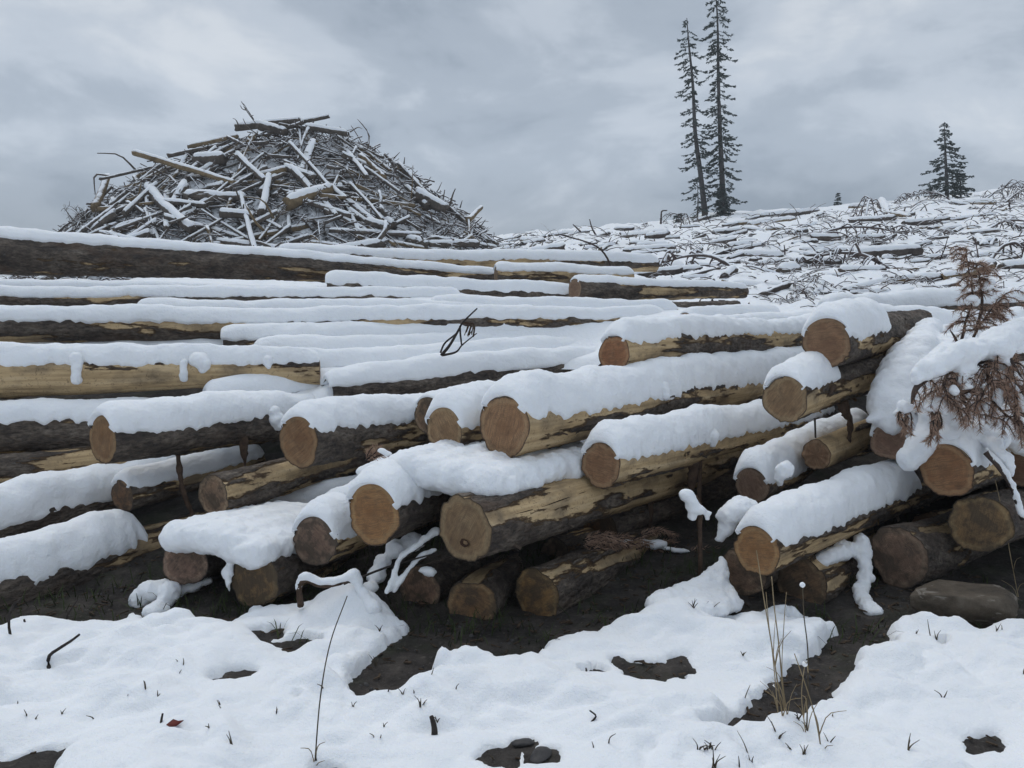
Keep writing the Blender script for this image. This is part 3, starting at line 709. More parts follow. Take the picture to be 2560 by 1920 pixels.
strip("R2", [(2085,960,5.42), (2105,1010,5.34), (2120,1050,5.34)], (.015, .036, .03, .012)); strip("R2", [(2115,1000,5.36), (2128,1060,5.34), (2122,1110,5.36)], (.02, .02, .012))
strip("F5", [(1620,1215,5.36), (1628,1270,5.36), (1625,1320,5.36)], (.012, .02, .01))
strip("R1", [(2085,965,5.05), (2078,985,5.0)], (.02, .01))
def add_part(key, name, mb, mat):
    return mb.build(name, mat, LOGS[key][0])
def stub(key, pts, rads, name="branch_stub"):
    mb = MB(); mb.tube(spline([at(*p) for p in pts], 7), np.linspace(rads[0], rads[1], 7), 8); add_part(key, name, mb, TWIG)
stub("M3", [(288,760,7.96), (292,745,7.96), (297,722,7.95)], (.05, .008))
stub("R1", [(2150,806,5.75), (2175,799,5.7), (2200,792,5.66)], (.03, .006)); stub("N1", [(2290,820,7.45), (2292,800,7.42)], (.05, .04))

stub("M13", [(1305,930,7.9), (1304,911,7.9)], (.022, .02)); stub("R2", [(2037,1045,4.97), (2039,1095,4.95)], (.007, .006))
stub("F5", [(1295,1150,4.75), (1308,1175,4.7), (1325,1195,4.7)], (.035, .012)); stub("M12", [(1872,858,7.0), (1874,846,7.0)], (.02, .015))
stub("M8", [(1780,748,10.15), (1786,770,10.15)], (.015, .005))
# loose bark flakes curling off the logs
def flakes(key, n, s0, s1, seed):
    root, C, R, S = LOGS[key]; r_ = random.Random(seed); T, A, B = frames(C)
    o = next(c for c in root.children if c.name.startswith("bark") and "strip" not in c.name); me = o.data; org = np.array(root.location)
    bm = bmesh.new(); bm.from_mesh(me); lc = bm.verts.layers.float_vector["lc"]; pv = bm.verts.layers.float["peel"]
    PV = np.empty(len(me.vertices), np.float32); me.attributes["peel"].data.foreach_get("value", PV); NT = (len(PV) - 1) // len(C)
    for _ in range(n):
        s_ = r_.uniform(s0, s1); i = int(np.clip(np.searchsorted(S, s_), 1, len(C) - 2)); th = r_.uniform(.5, 2.7)
        L, W = r_.uniform(.015, .06), r_.uniform(.004, .013); lift = r_.uniform(.1, .7); sg = r_.choice((-1, 1)); rows = []
        loc = PV[i * NT + int(th / (2 * PI) * NT) % NT]
        if loc > .12: continue
        kind = -.5 if loc < -.1 else r_.choice((-.5, .0, .02))
        for u in (0, .35, .7, 1):
            for v in (-1, 0, 1):
                tt = th + (v * W * (1 - .4 * u * r_.random()) - u * .2 * L) / R[i]
                d = math.sin(tt) * A[i] + math.cos(tt) * B[i]
                p = C[i] + d * (R[i] - .004 + lift * L * u * u) + T[i] * sg * L * u + np.array((0, 0, -.3 * L * u * u))
                q = bm.verts.new(tuple(p - org)); q[lc] = (math.sin(tt) * R[i] + seed, math.cos(tt) * R[i], s_); q[pv] = kind; rows.append(q)
        for a_ in range(3):
            for b_ in range(2):
                k = a_ * 3 + b_; f = bm.faces.new((rows[k], rows[k + 1], rows[k + 4], rows[k + 3])); f.smooth = True
    bm.to_mesh(me); bm.free()
import bmesh
for k_, n_ in (("F5", 90), ("F9", 70), ("F11", 70), ("F4", 50), ("R6", 90), ("F12", 40), ("F13", 50), ("L1", 70), ("L3", 80), ("L5", 50), ("F8", 120), ("R2", 70), ("R1", 40), ("F7", 50), ("L4", 50), ("R11", 60), ("R9", 30), ("R10", 30), ("R5", 30), ("F3", 30), ("R3", 30)):
    flakes(k_, n_, .03, min(2.6, LOGS[k_][3][-1]), len(k_) * 7 + n_)
# a knot and a drying crack on the split log
c_ = on_log("F5", 0, 0, 0); root, C, R, S = LOGS["F5"]; T, A, B = frames(C); c_ = C[0] - T[0] * .007 + A[0] * .012 - B[0] * .07
th_ = np.linspace(0, 2 * PI, 20, endpoint=False); kr = 1 + .22 * noise(th_ * 1.5, 3.3)
V = np.concatenate([c_ + (np.cos(th_) * .034 * kr)[:, None] * A[0] + (np.sin(th_) * .021 * kr)[:, None] * B[0] - T[0] * .001, (c_ + T[0] * .012 - T[0] * .0)[None]])
j = np.arange(20); mesh("knot", V, [np.stack([j, (j + 1) % 20, np.full(20, 20)], -1)], mat_flat("knot_wood", (.03, .016, .01), (.06, .03, .018), 60), next(c for c in root.children if c.name.startswith("cut_end")), origin=c_)
kn = bpy.data.objects["knot"]; kn.location = c_ - np.array(root.location)
mb = MB()
for th0, s0, s1 in ((1.12, .02, 1.1), (1.32, .02, .5)):
    P = np.array([on_log("F5", s_, th0 + .05 * math.sin(s_ * 5), .0035) for s_ in np.linspace(s0, s1, 30)]); mb.tube(P, np.interp(np.linspace(0, 1, 30), [0, .3, 1], [.004, .006, .001]), 5)
mb.build("crack", mat_flat("dark_crack", (.02, .012, .008), (.035, .02, .013), 40), root)

def needles(mb, P, dens, ln, wid, fwd=.55, rnd=random):
    """needles all round a twig"""
    P = np.asarray(P); seg = np.linalg.norm(np.diff(P, axis=0), axis=1); L = seg.sum(); n = max(4, int(L * dens))
    S = np.concatenate([[0], np.cumsum(seg)]); s = rng.uniform(0, L, n)
    c = np.stack([np.interp(s, S, P[:, i]) for i in range(3)], -1)
    T, A, B = frames(P); ti = np.stack([np.interp(s, S, T[:, i]) for i in range(3)], -1)
    d = rng.normal(size=(n, 3)); d -= ti * (d * ti).sum(1)[:, None]; d /= np.linalg.norm(d, axis=1)[:, None]
    v = d * (1 - fwd) + ti * fwd + (0, 0, -.12); v /= np.linalg.norm(v, axis=1)[:, None]
    l = rng.uniform(.6, 1.1, n) * ln
    sd = np.cross(v, rng.normal(size=(n, 3))); sd /= np.linalg.norm(sd, axis=1)[:, None]
    V = np.stack([c - sd * wid / 2, c + sd * wid / 2, c + v * l[:, None]], 1).reshape(-1, 3)
    mb.add(V, None, np.arange(3 * n).reshape(-1, 3))

# forked twig standing in the deck snow
t = empty("bare_twig", at(1105, 890, 6.5)); tag(t, "bare dark forked twig standing in the deck snow with a rag of dead fibre", "twig")
mb = MB()
for pts, r0, r1 in (([(1103,889,6.5),(1125,862,6.5),(1146,826,6.48),(1158,805,6.46),(1193,771,6.42)], .014, .006), ([(1101,882,6.5),(1112,858,6.52),(1138,836,6.54),(1148,822,6.5)], .009, .006),
                    ([(1108,888,6.5),(1140,880,6.45),(1156,862,6.42),(1192,833,6.4)], .011, .004), ([(1150,815,6.48),(1151,836,6.46),(1154,862,6.43)], .009, .007)):
    mb.tube(spline([at(*p) for p in pts], 14), np.linspace(r0, r1, 14), 6)
mb.build("stem", TWIG, t)
mb = MB()
for i in range(14):
    x = 1165 + random.uniform(-4, 16); mb.tube(spline([at(x - 8, 808, 6.46), at(x + 6, 806 + random.uniform(0, 8), 6.45), at(x + random.uniform(-4, 4), 838 + random.uniform(-8, 10), 6.45)], 6), .004, 4)
mb.build("fibre_rag", STRIP, t)

# snow laden twigs between the low logs
def snowy_twig(label, pts, r, srads, extra=(), mat=None, cat="twig", name="snowy_twig", lift=.02, mb_extra=()):
    P = spline([at(*p) for p in pts], 16); e = empty(name, P[0]); tag(e, label, cat)
    mb = MB(); mb.tube(P, np.linspace(r, r * .5, 16), 6)
    for q, rr in mb_extra: mb.tube(spline([at(*p) for p in q], 8), np.linspace(rr, rr * .4, 8), 5)
    mb.build("stem", mat or TWIG, e)
    parts = chain(P + (0, 0, lift), srads) if srads else []
    for q, rr in extra: parts += chain([at(*p) for p in q], rr)
    if srads: blob("snow_cap", parts, e, vox=.010, smooth=10, disp=.006)
    return e
snowy_twig("snow laden twig arching down beside the shaded log behind the split log", [(1090,1335,4.3),(1040,1372,4.2),(1000,1405,4.15),(985,1450,4.1),(965,1490,4.05)], .012, (.026, .022, .016, .016, .02), [([(1085,1375,4.25),(1040,1400,4.2),(1010,1440,4.12),(985,1480,4.08)], (.02, .018, .014))])
snowy_twig("crooked snow capped root arching over the soil edge", [(752,1515,4.05),(748,1466,4.02),(766,1448,4.0),(800,1464,4.0),(850,1458,4.0),(885,1442,4.02),(900,1462,4.02)], .018, (.008, .020, .026, .022, .022, .024, .016), [([(890,1452,4.02),(915,1490,4.0),(930,1520,3.98)], (.022, .03, .05))], STRIP)
snowy_twig("thin dark twig crossing under the thick brown-ended log", [(860,1462,4.1),(940,1428,4.15),(1010,1405,4.18),(1095,1382,4.2)], .008, None)
b_ = []
for x, y, Y, r in ((940,1440,4.3,.06), (955,1405,4.35,.05), (990,1370,4.4,.07), (1030,1355,4.45,.07), (925,1470,4.2,.05), (1055,1425,4.2,.035), (1075,1428,4.2,.04)):
    b_.append((at(x, y, Y), (r, r, r * .8)))
tag(blob("snow_lump", b_, None, vox=.012, smooth=12), "rounded snow lumps piled in the hollow beside the shaded ground log", "snow", kind="stuff")
b_ = chain([at(335,1512,4.35), at(385,1482,4.4), at(440,1474,4.45), at(520,1452,4.5)], (.04, .075, .06, .03)) + chain([at(430,1480,4.35), at(400,1515,4.25), at(385,1530,4.2)], (.06, .07, .05))
tag(blob("snow_lump", b_, None, vox=.012, smooth=12), "low snow lump on the soil below the shared snow slab", "snow", kind="stuff")
b_ = []
for bx, by, bY in ((1640,1515,4.05), (1690,1530,4.02), (1740,1535,4.02), (1790,1525,4.08), (1815,1505,4.2)):
    b_ += chain([at(1805,1398,4.44), (at(1805,1398,4.44) + at(bx,by,bY)) / 2 - (0, 0, .03), at(bx,by,bY)], (.02, .05, .085), 12, flat=.7, jit=.8)
tag(blob("snow_lump", b_, None, vox=.012, smooth=14), "steep snow skirt leaning on the shaded log behind the straw stalks", "snow", kind="stuff")
b_ = chain([at(1800,1345,4.5), at(1815,1310,4.5), at(1835,1280,4.5), at(1860,1270,4.55)], (.03, .055, .075, .07))
tag(blob("snow_lump", b_, None, vox=.012, smooth=8), "folded snow lump tucked behind the orange-ended log", "snow", kind="stuff")
snowy_twig("short upright stub wearing a knob of snow before the dark hollow", [(1752,1500,4.5),(1750,1330,4.42),(1752,1270,4.4),(1740,1240,4.38)], .016, None, mat=STRIP)
blob("snow_cap", chain([at(1712,1232,4.36), at(1728,1250,4.35), at(1750,1272,4.34), at(1772,1282,4.35)], (.042, .03, .032, .02)) + chain([at(1728,1262,4.36), at(1735,1290,4.36)], (.04, .03)) + chain([at(1765,1285,4.35), at(1772,1302,4.35)], (.022, .014)), bpy.data.objects["snowy_twig.003"], vox=.010, smooth=8, disp=.006)
snowy_twig("snow hooded twig curl before the leaning snow mound", [(1950,1215,4.75),(1952,1185,4.72),(1965,1172,4.72),(1975,1195,4.72)], .010, (.02, .045, .045, .02), lift=.015)
b_ = chain([at(2150,1350,4.64), at(2165,1430,4.5), at(2152,1480,4.38), at(2170,1520,4.2), at(2195,1532,4.12)], (.055, .045, .045, .055, .035), 30, jit=.35) + chain([at(2108,1372,4.6), at(2070,1392,4.5), at(2050,1402,4.45)], (.07, .06, .04), jit=.5)
blob("snow_clump", b_, LOGS["R9"][0], vox=.010, smooth=16)

# dead needle tufts lying on the logs
def needle_tuft(label, twigs, ln=.05, dens=420, snow=None, name="dead_needle_sprig"):
    P0 = at(*twigs[0][0]); e = empty(name, P0); tag(e, label, "twig"); mb, nb = MB(), MB()
    for q in twigs:
        P = spline([at(*p) for p in q], 10); mb.tube(P, np.linspace(.006, .002, 10), 5); needles(nb, P, dens, ln, .0055)
    mb.build("stem", TWIG, e); nb.build("needles", NEEDLE_DEAD, e)
    if snow: blob("snow_cap", chain([at(*p) for p in snow[0]], snow[1]), e, vox=.010, smooth=6, disp=.005)
    return e
needle_tuft("small rusty needle sprig with a dab of snow by the dark barked log", [[(915,1150,4.5),(935,1135,4.48),(948,1118,4.46)], [(925,1148,4.5),(950,1138,4.46),(968,1132,4.45)], [(918,1145,4.5),(922,1130,4.48),(932,1118,4.46)]], .05, 700, ([(955,1128,4.44), (975,1135,4.44)], (.022, .016)))
tw = []
for i in range(15):
    x, y = random.uniform(1440, 1640), random.uniform(1335, 1385); Y_ = 4.62 + (x - 1440) * .0026; tw.append([(x, y - (x - 1440) * .05, Y_), (x + 45, y - 14 - (x - 1440) * .05, Y_ + .08), (x + random.uniform(70, 120), y + random.uniform(-8, 22) - (x - 1440) * .05, Y_ + .16)])
needle_tuft("brown matted bough of dead needles lying along the frayed shaded log", tw, .055, 380)
tw = [[(1640,1370,5.1), (1700,1382,5.08), (1760,1388,5.1)], [(1660,1385,5.1), (1690,1400,5.08), (1712,1420,5.08)], [(1720,1380,5.1), (1760,1370,5.12), (1800,1375,5.15)], [(1600,1365,5.15), (1650,1375,5.1), (1690,1372,5.1)]]
needle_tuft("dead needle bough with snow dabs reaching toward the snow skirt", tw, .055, 380, ([(1610, 1352, 5.1), (1640, 1362, 5.08), (1665, 1360, 5.08)], (.03, .04, .025)))
for q, r in (([(1655,1368,5.07), (1690,1376,5.06), (1720,1378,5.06)], (.018, .024, .014)), ([(1560,1352,4.95), (1580,1350,4.95)], (.02, .016))):
    blob("snow_clump", chain([at(*p) for p in q], r, flat=.6), bpy.data.objects["dead_needle_sprig.001"], vox=.009, smooth=5, disp=.004)

# ------------------------------------------------------------------ the bent dead bough
e = empty("dead_bough", at(2505, 880, 4.6)); tag(e, "bent dead bough under a snow roll with rusty needles drooping beneath", "branch")
limb = [(2620,790,4.75),(2560,830,4.7),(2505,870,4.62),(2440,898,4.55),(2370,918,4.5),(2315,945,4.45),(2288,975,4.42),(2280,1010,4.42)]
PL = spline([at(*p) for p in limb], 40); mb = MB(); mb.tube(PL, np.interp(np.linspace(0, 1, 40), [0, .3, .6, 1], [.035, .045, .03, .008]), 9)
side = [[(2505,872,4.6),(2530,905,4.5),(2560,960,4.45),(2590,1020,4.45)], [(2480,885,4.58),(2470,950,4.5),(2490,1010,4.46),(2530,1050,4.45)], [(2430,900,4.54),(2400,960,4.48),(2420,1020,4.45),(2470,1040,4.44)],
        [(2380,915,4.5),(2360,960,4.44),(2375,1010,4.42)], [(2500,870,4.6),(2480,940,4.42),(2450,1000,4.38)], [(2520,890,4.55),(2540,980,4.4),(2535,1060,4.38)]]
nb = MB(); tips = []
for q in side:
    P = spline([at(*p) for p in q], 16); mb.tube(P, np.linspace(.014, .005, 16), 6)
    for j in range(26):
        i = random.randint(2, 15); p = P[i]; d = np.array((random.uniform(-1, 1), random.uniform(-.9, .6), random.uniform(-.6, .25)))
        l = random.uniform(.07, .17); c = [p, p + d * l * .6, p + d * l + (0, 0, -l * random.uniform(.4, .9))]; tw_ = spline(c, 7)
        mb.tube(tw_, np.linspace(.005, .002, 7), 4); needles(nb, tw_, 460, .046, .0036, .42)
    needles(nb, P[5:], 160, .042, .0052)
for j in range(12):
    i = random.randint(14, 36); p = PL[i]; l = random.uniform(.06, .13); tw_ = spline([p, p + (random.uniform(-.05, .05), -.04, -l * .4), p + (random.uniform(-.06, .06), -.05, -l)], 7)
    mb.tube(tw_, np.linspace(.005, .002, 7), 4); needles(nb, tw_, 460, .046, .0036, .42)
mb.build("limb", MAUVE_BARE, e); nb.build("needles", NEEDLE_DEAD, e)
parts = chain([at(*p) + (0, 0, .05) for p in limb[1:7]], (.05, .085, .085, .075, .06, .03))
parts += chain([at(2500,905,4.55), at(2520,925,4.5), at(2550,960,4.43)], (.05, .03, .022)) + chain([at(2415,915,4.5), at(2405,945,4.46), at(2400,960,4.46)], (.05, .03, .02))
blob("snow_cap", parts, e, vox=.012, smooth=10, disp=.012)
for q, r in (([(2380,965,4.42),(2392,985,4.4)], (.03, .022)), ([(2412,970,4.44),(2425,965,4.43)], (.028, .022)), ([(2495,985,4.42),(2500,1010,4.41)], (.03, .02)), ([(2530,960,4.42),(2545,1000,4.4),(2552,1030,4.4)], (.025, .03, .02)), ([(2455,1030,4.43),(2470,1010,4.42)], (.035, .025)), ([(2460,960,4.42),(2468,975,4.42)], (.02, .02))):
    blob("snow_clump", chain([at(*p) for p in q], r), e, vox=.010, smooth=6, disp=.006)
# tassels of needles
for lab, pts, sn in (("thick rusty needle tassel hanging before the reddish-ended log", [(2258,1015,4.6),(2262,1045,4.56),(2268,1085,4.56)], [(2248,1030,4.58),(2262,1012,4.57),(2280,1020,4.56)]),
                     ("rusty needle tassel hanging over the star cracked end", [(2335,1030,4.5),(2336,1065,4.46),(2332,1105,4.45)], [(2325,1020,4.47),(2345,1008,4.46),(2365,1030,4.46)])):
    tw = [[(pts[0][0] + random.uniform(-14, 14), pts[0][1], pts[0][2]), (pts[1][0] + random.uniform(-22, 22), pts[1][1], pts[1][2] + random.uniform(-.04, .04)), (pts[2][0] + random.uniform(-22, 22), pts[2][1] + random.uniform(-14, 8), pts[2][2])] for _ in range(9)]
    needle_tuft(lab, tw, .04, 420, (sn, (.03, .045, .03)), "needle_tassel")
# upright dead sprig
e = empty("dead_sapling", at(2425, 868, 4.9)); tag(e, "upright dead sapling top with rust brown needles and snow dabs", "sapling")
mb, nb = MB(), MB()
main = [[(2424,870,4.9),(2440,830,4.9),(2470,785,4.9),(2514,734,4.9)], [(2398,868,4.92),(2408,835,4.92),(2415,800,4.92),(2432,750,4.92),(2424,690,4.92),(2414,625,4.92)], [(2396,862,4.92),(2385,840,4.92),(2375,825,4.92)], [(2440,830,4.9),(2455,760,4.9),(2450,700,4.9),(2440,660,4.9)]]
for q in main:
    P = spline([at(*p) for p in q], 22); mb.tube(P, np.linspace(.012, .003, 22), 6)
    if q[0][0] == 2396: continue
    for j in range(34):
        i = random.randint(8, 21); p = P[i]; l = random.uniform(.06, .15); a = random.uniform(0, 2 * PI)
        d = np.array((math.cos(a), math.sin(a) * .6, random.uniform(-.3, .5))) * l; tw_ = spline([p, p + d * .6, p + d + (0, 0, -l * .3)], 6)
        mb.tube(tw_, np.linspace(.004, .002, 6), 4); needles(nb, tw_, 560, .044, .0036, .42)
mb.build("stem", MAUVE_BARE, e); nb.build("needles", NEEDLE_DEAD, e)
for q, r in (([(2468,718,4.88),(2478,706,4.88)], (.03, .025)), ([(2430,745,4.88),(2440,760,4.88)], (.03, .02)), ([(2405,725,4.9),(2415,715,4.9)], (.022, .018)), ([(2428,695,4.9),(2432,700,4.9)], (.018, .016))):
    blob("snow_clump", chain([at(*p) for p in q], r), e, vox=.010, smooth=5, disp=.005)
# deep snow sliding off the stack beside the bough
b_ = []
for q, r in (([(2330,815,6.3),(2300,860,5.9),(2270,915,5.5),(2245,965,5.25),(2222,1010,5.1),(2205,1045,5.05)], (.10, .13, .15, .15, .13, .07)), ([(2400,860,6.0),(2350,900,5.6),(2310,950,5.3),(2285,1000,5.1)], (.12, .14, .15, .10)),
             ([(2250,1000,5.1),(2235,1050,5.0),(2238,1075,5.0)], (.09, .07, .04)), ([(2205,1035,5.05),(2180,1048,5.0),(2165,1055,5.0)], (.05, .03, .015))):
    b_ += chain([at(*p) for p in q], r)
tag(blob("snow_drift", b_, None, vox=.02, smooth=14), "deep snow drift sliding down between the short stack and the bent bough", "snow", kind="stuff")
b_ = []
for q, r in (([(2370,1085,4.62),(2420,1085,4.65),(2470,1095,4.72)], (.08, .11, .1)), ([(2440,1030,4.85),(2480,1050,4.85),(2530,1090,4.85),(2590,1110,4.9)], (.12, .14, .13, .12)), ([(2350,1040,4.8),(2330,1080,4.75),(2300,1120,4.7),(2275,1150,4.68)], (.10, .09, .08, .06)),
             ([(2480,1110,4.55),(2510,1145,4.5),(2530,1190,4.48)], (.05, .045, .02)), ([(2360,1000,4.7),(2330,1015,4.75),(2370,1050,4.7)], (.07, .09, .10))):
    b_ += chain([at(*p) for p in q], r)
blob("snow_cap", b_, LOGS["R5"][0], vox=.016, smooth=12)
sn = snowy_twig("snow edged stick slanting down from the star cracked log", [(2465,1130,4.5),(2500,1170,4.45),(2530,1220,4.42),(2556,1300,4.4)], .02, (.012, .02, .018, .02), mat=MAUVE_BARE, lift=.02)

# ------------------------------------------------------------------ boulder, stones and litter on the ground
def rock(name, c, dims, seed, mat, label, cat, group=None, sub=4, rot=0, flat=.0):
    import bmesh
    bm = bmesh.new(); bmesh.ops.create_icosphere(bm, subdivisions=sub, radius=1)
    V = np.array([v.co[:] for v in bm.verts]); F = np.array([[v.index for v in f.verts] for f in bm.faces]); bm.free()
    r = np.random.default_rng(seed)
    for _ in range(9):      # planar facets
        d = r.normal(size=3); d /= np.linalg.norm(d); o = r.uniform(.55, .85); k = V @ d; V = V - np.maximum(k - o, 0)[:, None] * d * .85
    V = V * (1 + .05 * fbm(V[:, 0] * 2 + seed, V[:, 1] * 2, V[:, 2] * 2, 4))[:, None]
    V[:, 2] = np.minimum(V[:, 2], .62 + .06 * V[:, 0] + .04 * noise(V[:, 0] * 2, V[:, 1] * 2, seed)) if flat else V[:, 2]
    V = V * np.asarray(dims); c_, s_ = math.cos(rot), math.sin(rot)
    V = np.stack([V[:, 0] * c_ - V[:, 1] * s_, V[:, 0] * s_ + V[:, 1] * c_, V[:, 2]], -1) + c
    o = mesh(name, V, [F], mat, None, origin=np.asarray(c)); tag(o, label, cat, group); return o
rock("boulder", flat_hit(2440, 1575, 0) + (0, .14, .07), (.30, .20, .17), 5, ROCK, "flat topped brown boulder with pale scratches in the snow", "rock", sub=5, rot=-.15, flat=1)
for i, (k, ox, oy, r_, lab) in enumerate([(5,0,0,.045,"oval grey stone filling its own melt hole above the widest small bare patch"), (6,0,0,.055,"grey stone with a snow lip just beside the widest small bare patch")]):
    p_ = np.array(GP[k]).mean(0); c = np.array((p_[0] + ox, p_[1] + oy, 0)); c[2] = float(ground_z(c[0:1], c[1:2])[0]) + r_ * .12
    rock("stone", c, (r_, r_ * .75, r_ * .30), 20 + i, SOILCLOD, lab, "stone", sub=3, rot=i)
pb = MB()
import bmesh
for i in range(420):
    x, y = random.uniform(-2.6, 2.6), random.uniform(2.7, 4.9); r = random.uniform(.004, .016)
    if float(snow_depth(np.array([x]), np.array([y]))[0]) > -.004: continue
    th = np.linspace(0, 2 * PI, 6, endpoint=False) + random.random(); z = float(ground_z(np.array([x]), np.array([y]))[0]) + .004
    V = np.concatenate([np.stack([x + np.cos(th) * r, y + np.sin(th) * r * .8, np.full(6, z - .004)], -1), np.stack([x + np.cos(th) * r * .7, y + np.sin(th) * r * .6, np.full(6, z + r * .5)], -1)])
    pb.add(V, np.array([[j, (j + 1) % 6, (j + 1) % 6 + 6, j + 6] for j in range(6)] + [[6, 7, 8, 9], [9, 10, 11, 6]]))
tag(pb.build("gravel", SOILCLOD), "scattered pebbles over the bare soil patches", "gravel", kind="stuff")

def gpos(px, py, dz=0.0):
    p = flat_hit(px, py, .08); z = snow_top(p[0], p[1]); p = flat_hit(px, py, z); p[2] = snow_top(p[0], p[1]) + dz; return p
# twigs lying in the snow
for lab, pts, r in (("dark knobbly stick slanting out of smooth snow", [(122,1642,0),(150,1620,.02),(178,1602,.05),(199,1586,.08)], .009), ("tall bent twig at the edge of the dark hollow under the sloping log", [(29,1602,0),(22,1560,.06),(28,1520,.14),(54,1495,.18)], .008),
                    ("short curved twig beside the tall bent twig", [(79,1582,0),(66,1565,.04),(60,1548,.07)], .008), ("thin twig tilting over the rim of the hollow", [(168,1538,0),(180,1520,.04),(195,1498,.08)], .006),
                    ("small forked twig next to a red leaf", [(402,1812,0),(404,1797,.03),(407,1783,.06)], .006), ("stubby brown stick lying in a groove of snow", [(1086,1824,.0),(1083,1806,.01),(1078,1790,.02)], .014),
                    ("little black peg at the lip of the soil tongue", [(1535,1634,.0),(1532,1628,.01),(1516,1626,.015)], .006), ("dark peg standing in bulging snow", [(1466,1677,0),(1465,1670,.03)], .006), ("hooked thin twig in wide smooth snow", [(1478,1806,0),(1490,1790,.03),(1474,1776,.05)], .005)):
    b0 = gpos(pts[0][0], pts[0][1]); P = [b0 - (0, 0, .02)]
    for x, y, dz in pts:
        d = ray(x, y); P.append(np.array((0, 0, CAMZ)) + d * (b0[1] + dz * .3) / d[1])
    mb = MB(); mb.tube(spline(P, 12), np.linspace(r, r * .6, 12) * (1 + .2 * noise(np.arange(12) * 1.7)), 7)
    o = mb.build("twig", TWIG, origin=b0); tag(o, lab, "twig")
# leaf, cone
c = gpos(436, 1812, .012); V = c + np.array([[-.03, 0, .0], [-.012, .018, .012], [.012, .016, .004], [.034, .002, .016], [.014, -.014, .004], [-.01, -.016, .002], [0, 0, .012]])
o = mesh("leaf", np.concatenate([V, V + (0, 0, -.003)]), [np.array([[0, 6, 1], [1, 6, 2], [2, 6, 3], [3, 6, 4], [4, 6, 5], [5, 6, 0]]), np.array([[8, 13, 7], [9, 13, 8], [10, 13, 9], [11, 13, 10], [12, 13, 11], [7, 13, 12]]), np.array([[i, (i + 1) % 6, (i + 1) % 6 + 7, i + 7] for i in range(6)])], mat_flat("red_leaf", (.09, .02, .018), (.16, .045, .035), 30), origin=c); tag(o, "curled dark red leaf lying on the snow", "leaf")
# tall straw stalks
STALKS = [([(1956,1790),(1936,1654),(1912,1510),(1891,1376)], "tallest straw stalk standing before the orange log end", .0032), ([(1962,1786),(1947,1610),(1936,1520),(1929,1441)], "straw stalk just beside the tallest stalk, ending under the log end", .0032), ([(1945,1780),(1932,1640),(1922,1560),(1915,1480)], "thin straw stalk at the outer side of the straw clump", .0025),
          ([(2017,1823),(2020,1640),(2010,1540),(2006,1462)], "dark straw stalk tipped with a dot of snow", .0032), ([(2056,1890),(2040,1800),(2019,1728),(1986,1634)], "leaning straw stalk crossing the soil tongue", .003), ([(1968,1790),(1955,1680),(1960,1560),(1966,1480)], "faint straw stalk in the middle of the straw clump", .0022),
          ([(2547,1500),(2528,1400),(2508,1290),(2488,1200)], "tall pale stalk in front of the broad shaded log", .003), ([(786,1925),(800,1750),(825,1610),(868,1490)], "very long thin dark stalk bending over the open snow", .0032), ([(2014,1830),(2004,1740),(2012,1660)], "short straw stalk next to the snow tipped stalk", .0025)]
for pts, lab, r in STALKS:
    b0 = gpos(*pts[0]) if pts[0][1] < 1915 else gpos(pts[0][0], 1915); e = empty("straw_stalk", b0); tag(e, lab, "straw", "straw stalks in the snow")
    P = [b0 - (0, 0, .03)] + [np.array((0, 0, CAMZ)) + ray(x, y) * ((b0[1] + .02 * i) / ray(x, y)[1]) for i, (x, y) in enumerate(pts)]
    P = spline(P[:1] + P[1:], 26); mb = MB(); mb.tube(P, np.linspace(r, r * .6, 26), 5); mb.build("stem", BROWNGRASS if "dark" in lab else STRAW, e)
    for j in range(3):
        mb = MB(); k = random.randint(3, 12); a = random.uniform(0, 6.28); l = random.uniform(.06, .16); d = np.array((math.cos(a) * .35, math.sin(a) * .35, 1)) * l
        mb.tube(spline([P[k], P[k] + d * .6, P[k] + d + np.array((math.cos(a), math.sin(a), -.4)) * l * .3], 6), np.linspace(r * .8, r * .3, 6), 4)
        mb.build("blade", STRAW, e)
    if "tipped" in lab: blob("snow_cap", [(P[-1], (.011, .011, .011))], e, vox=.004, smooth=2, disp=.001)
# withered grass sprigs poking through the snow
SPR = [(c0 + x / s, c1 + y / s, h) for c0, c1, s, L in ((0, 1400, 2.212, [(805,695,60),(985,548,25),(990,625,22),(1018,618,30),(708,716,16),(872,748,28),(98,785,35),(516,868,55),(1222,826,40),(1158,935,38),(1280,1020,65),(1950,806,45),(2076,1024,36),(2105,1024,28),(150,882,30),(192,884,30),(2100,450,50),(1358,295,48),(1790,740,40),(1745,1140,90),(345,1060,25)]),
        (850, 1400, 2.212, [(446,812,85),(460,792,40),(506,668,30),(410,690,40),(268,752,40),(1478,1012,140),(1405,1036,25),(1952,276,50),(2000,274,55),(2036,292,80),(1984,1048,65),(2016,1028,40),(2040,986,50),(2068,1140,110),(345,732,50),(1600,600,30)]),
        (1600, 1350, 2.304, [(780,1095,90),(605,962,90),(342,1208,70),(404,1138,50),(424,1300,130),(575,1300,120),(628,1226,110),(636,1278,40),(872,1208,50),(945,1258,60),(1088,1158,50),(1106,1026,25),(965,1090,60),(910,1026,70),(1748,900,60),(1540,1210,90),(2056,520,55),(2088,506,50),(1672,508,80),(2205,765,60),(1705,510,60),(308,406,50),(356,400,55),(398,416,90),(800,1130,40),(1590,540,30)])) for x, y, h in L]
for _ in range(10): SPR.append((random.uniform(20, 2540), random.uniform(1640, 1905), random.uniform(22, 62)))
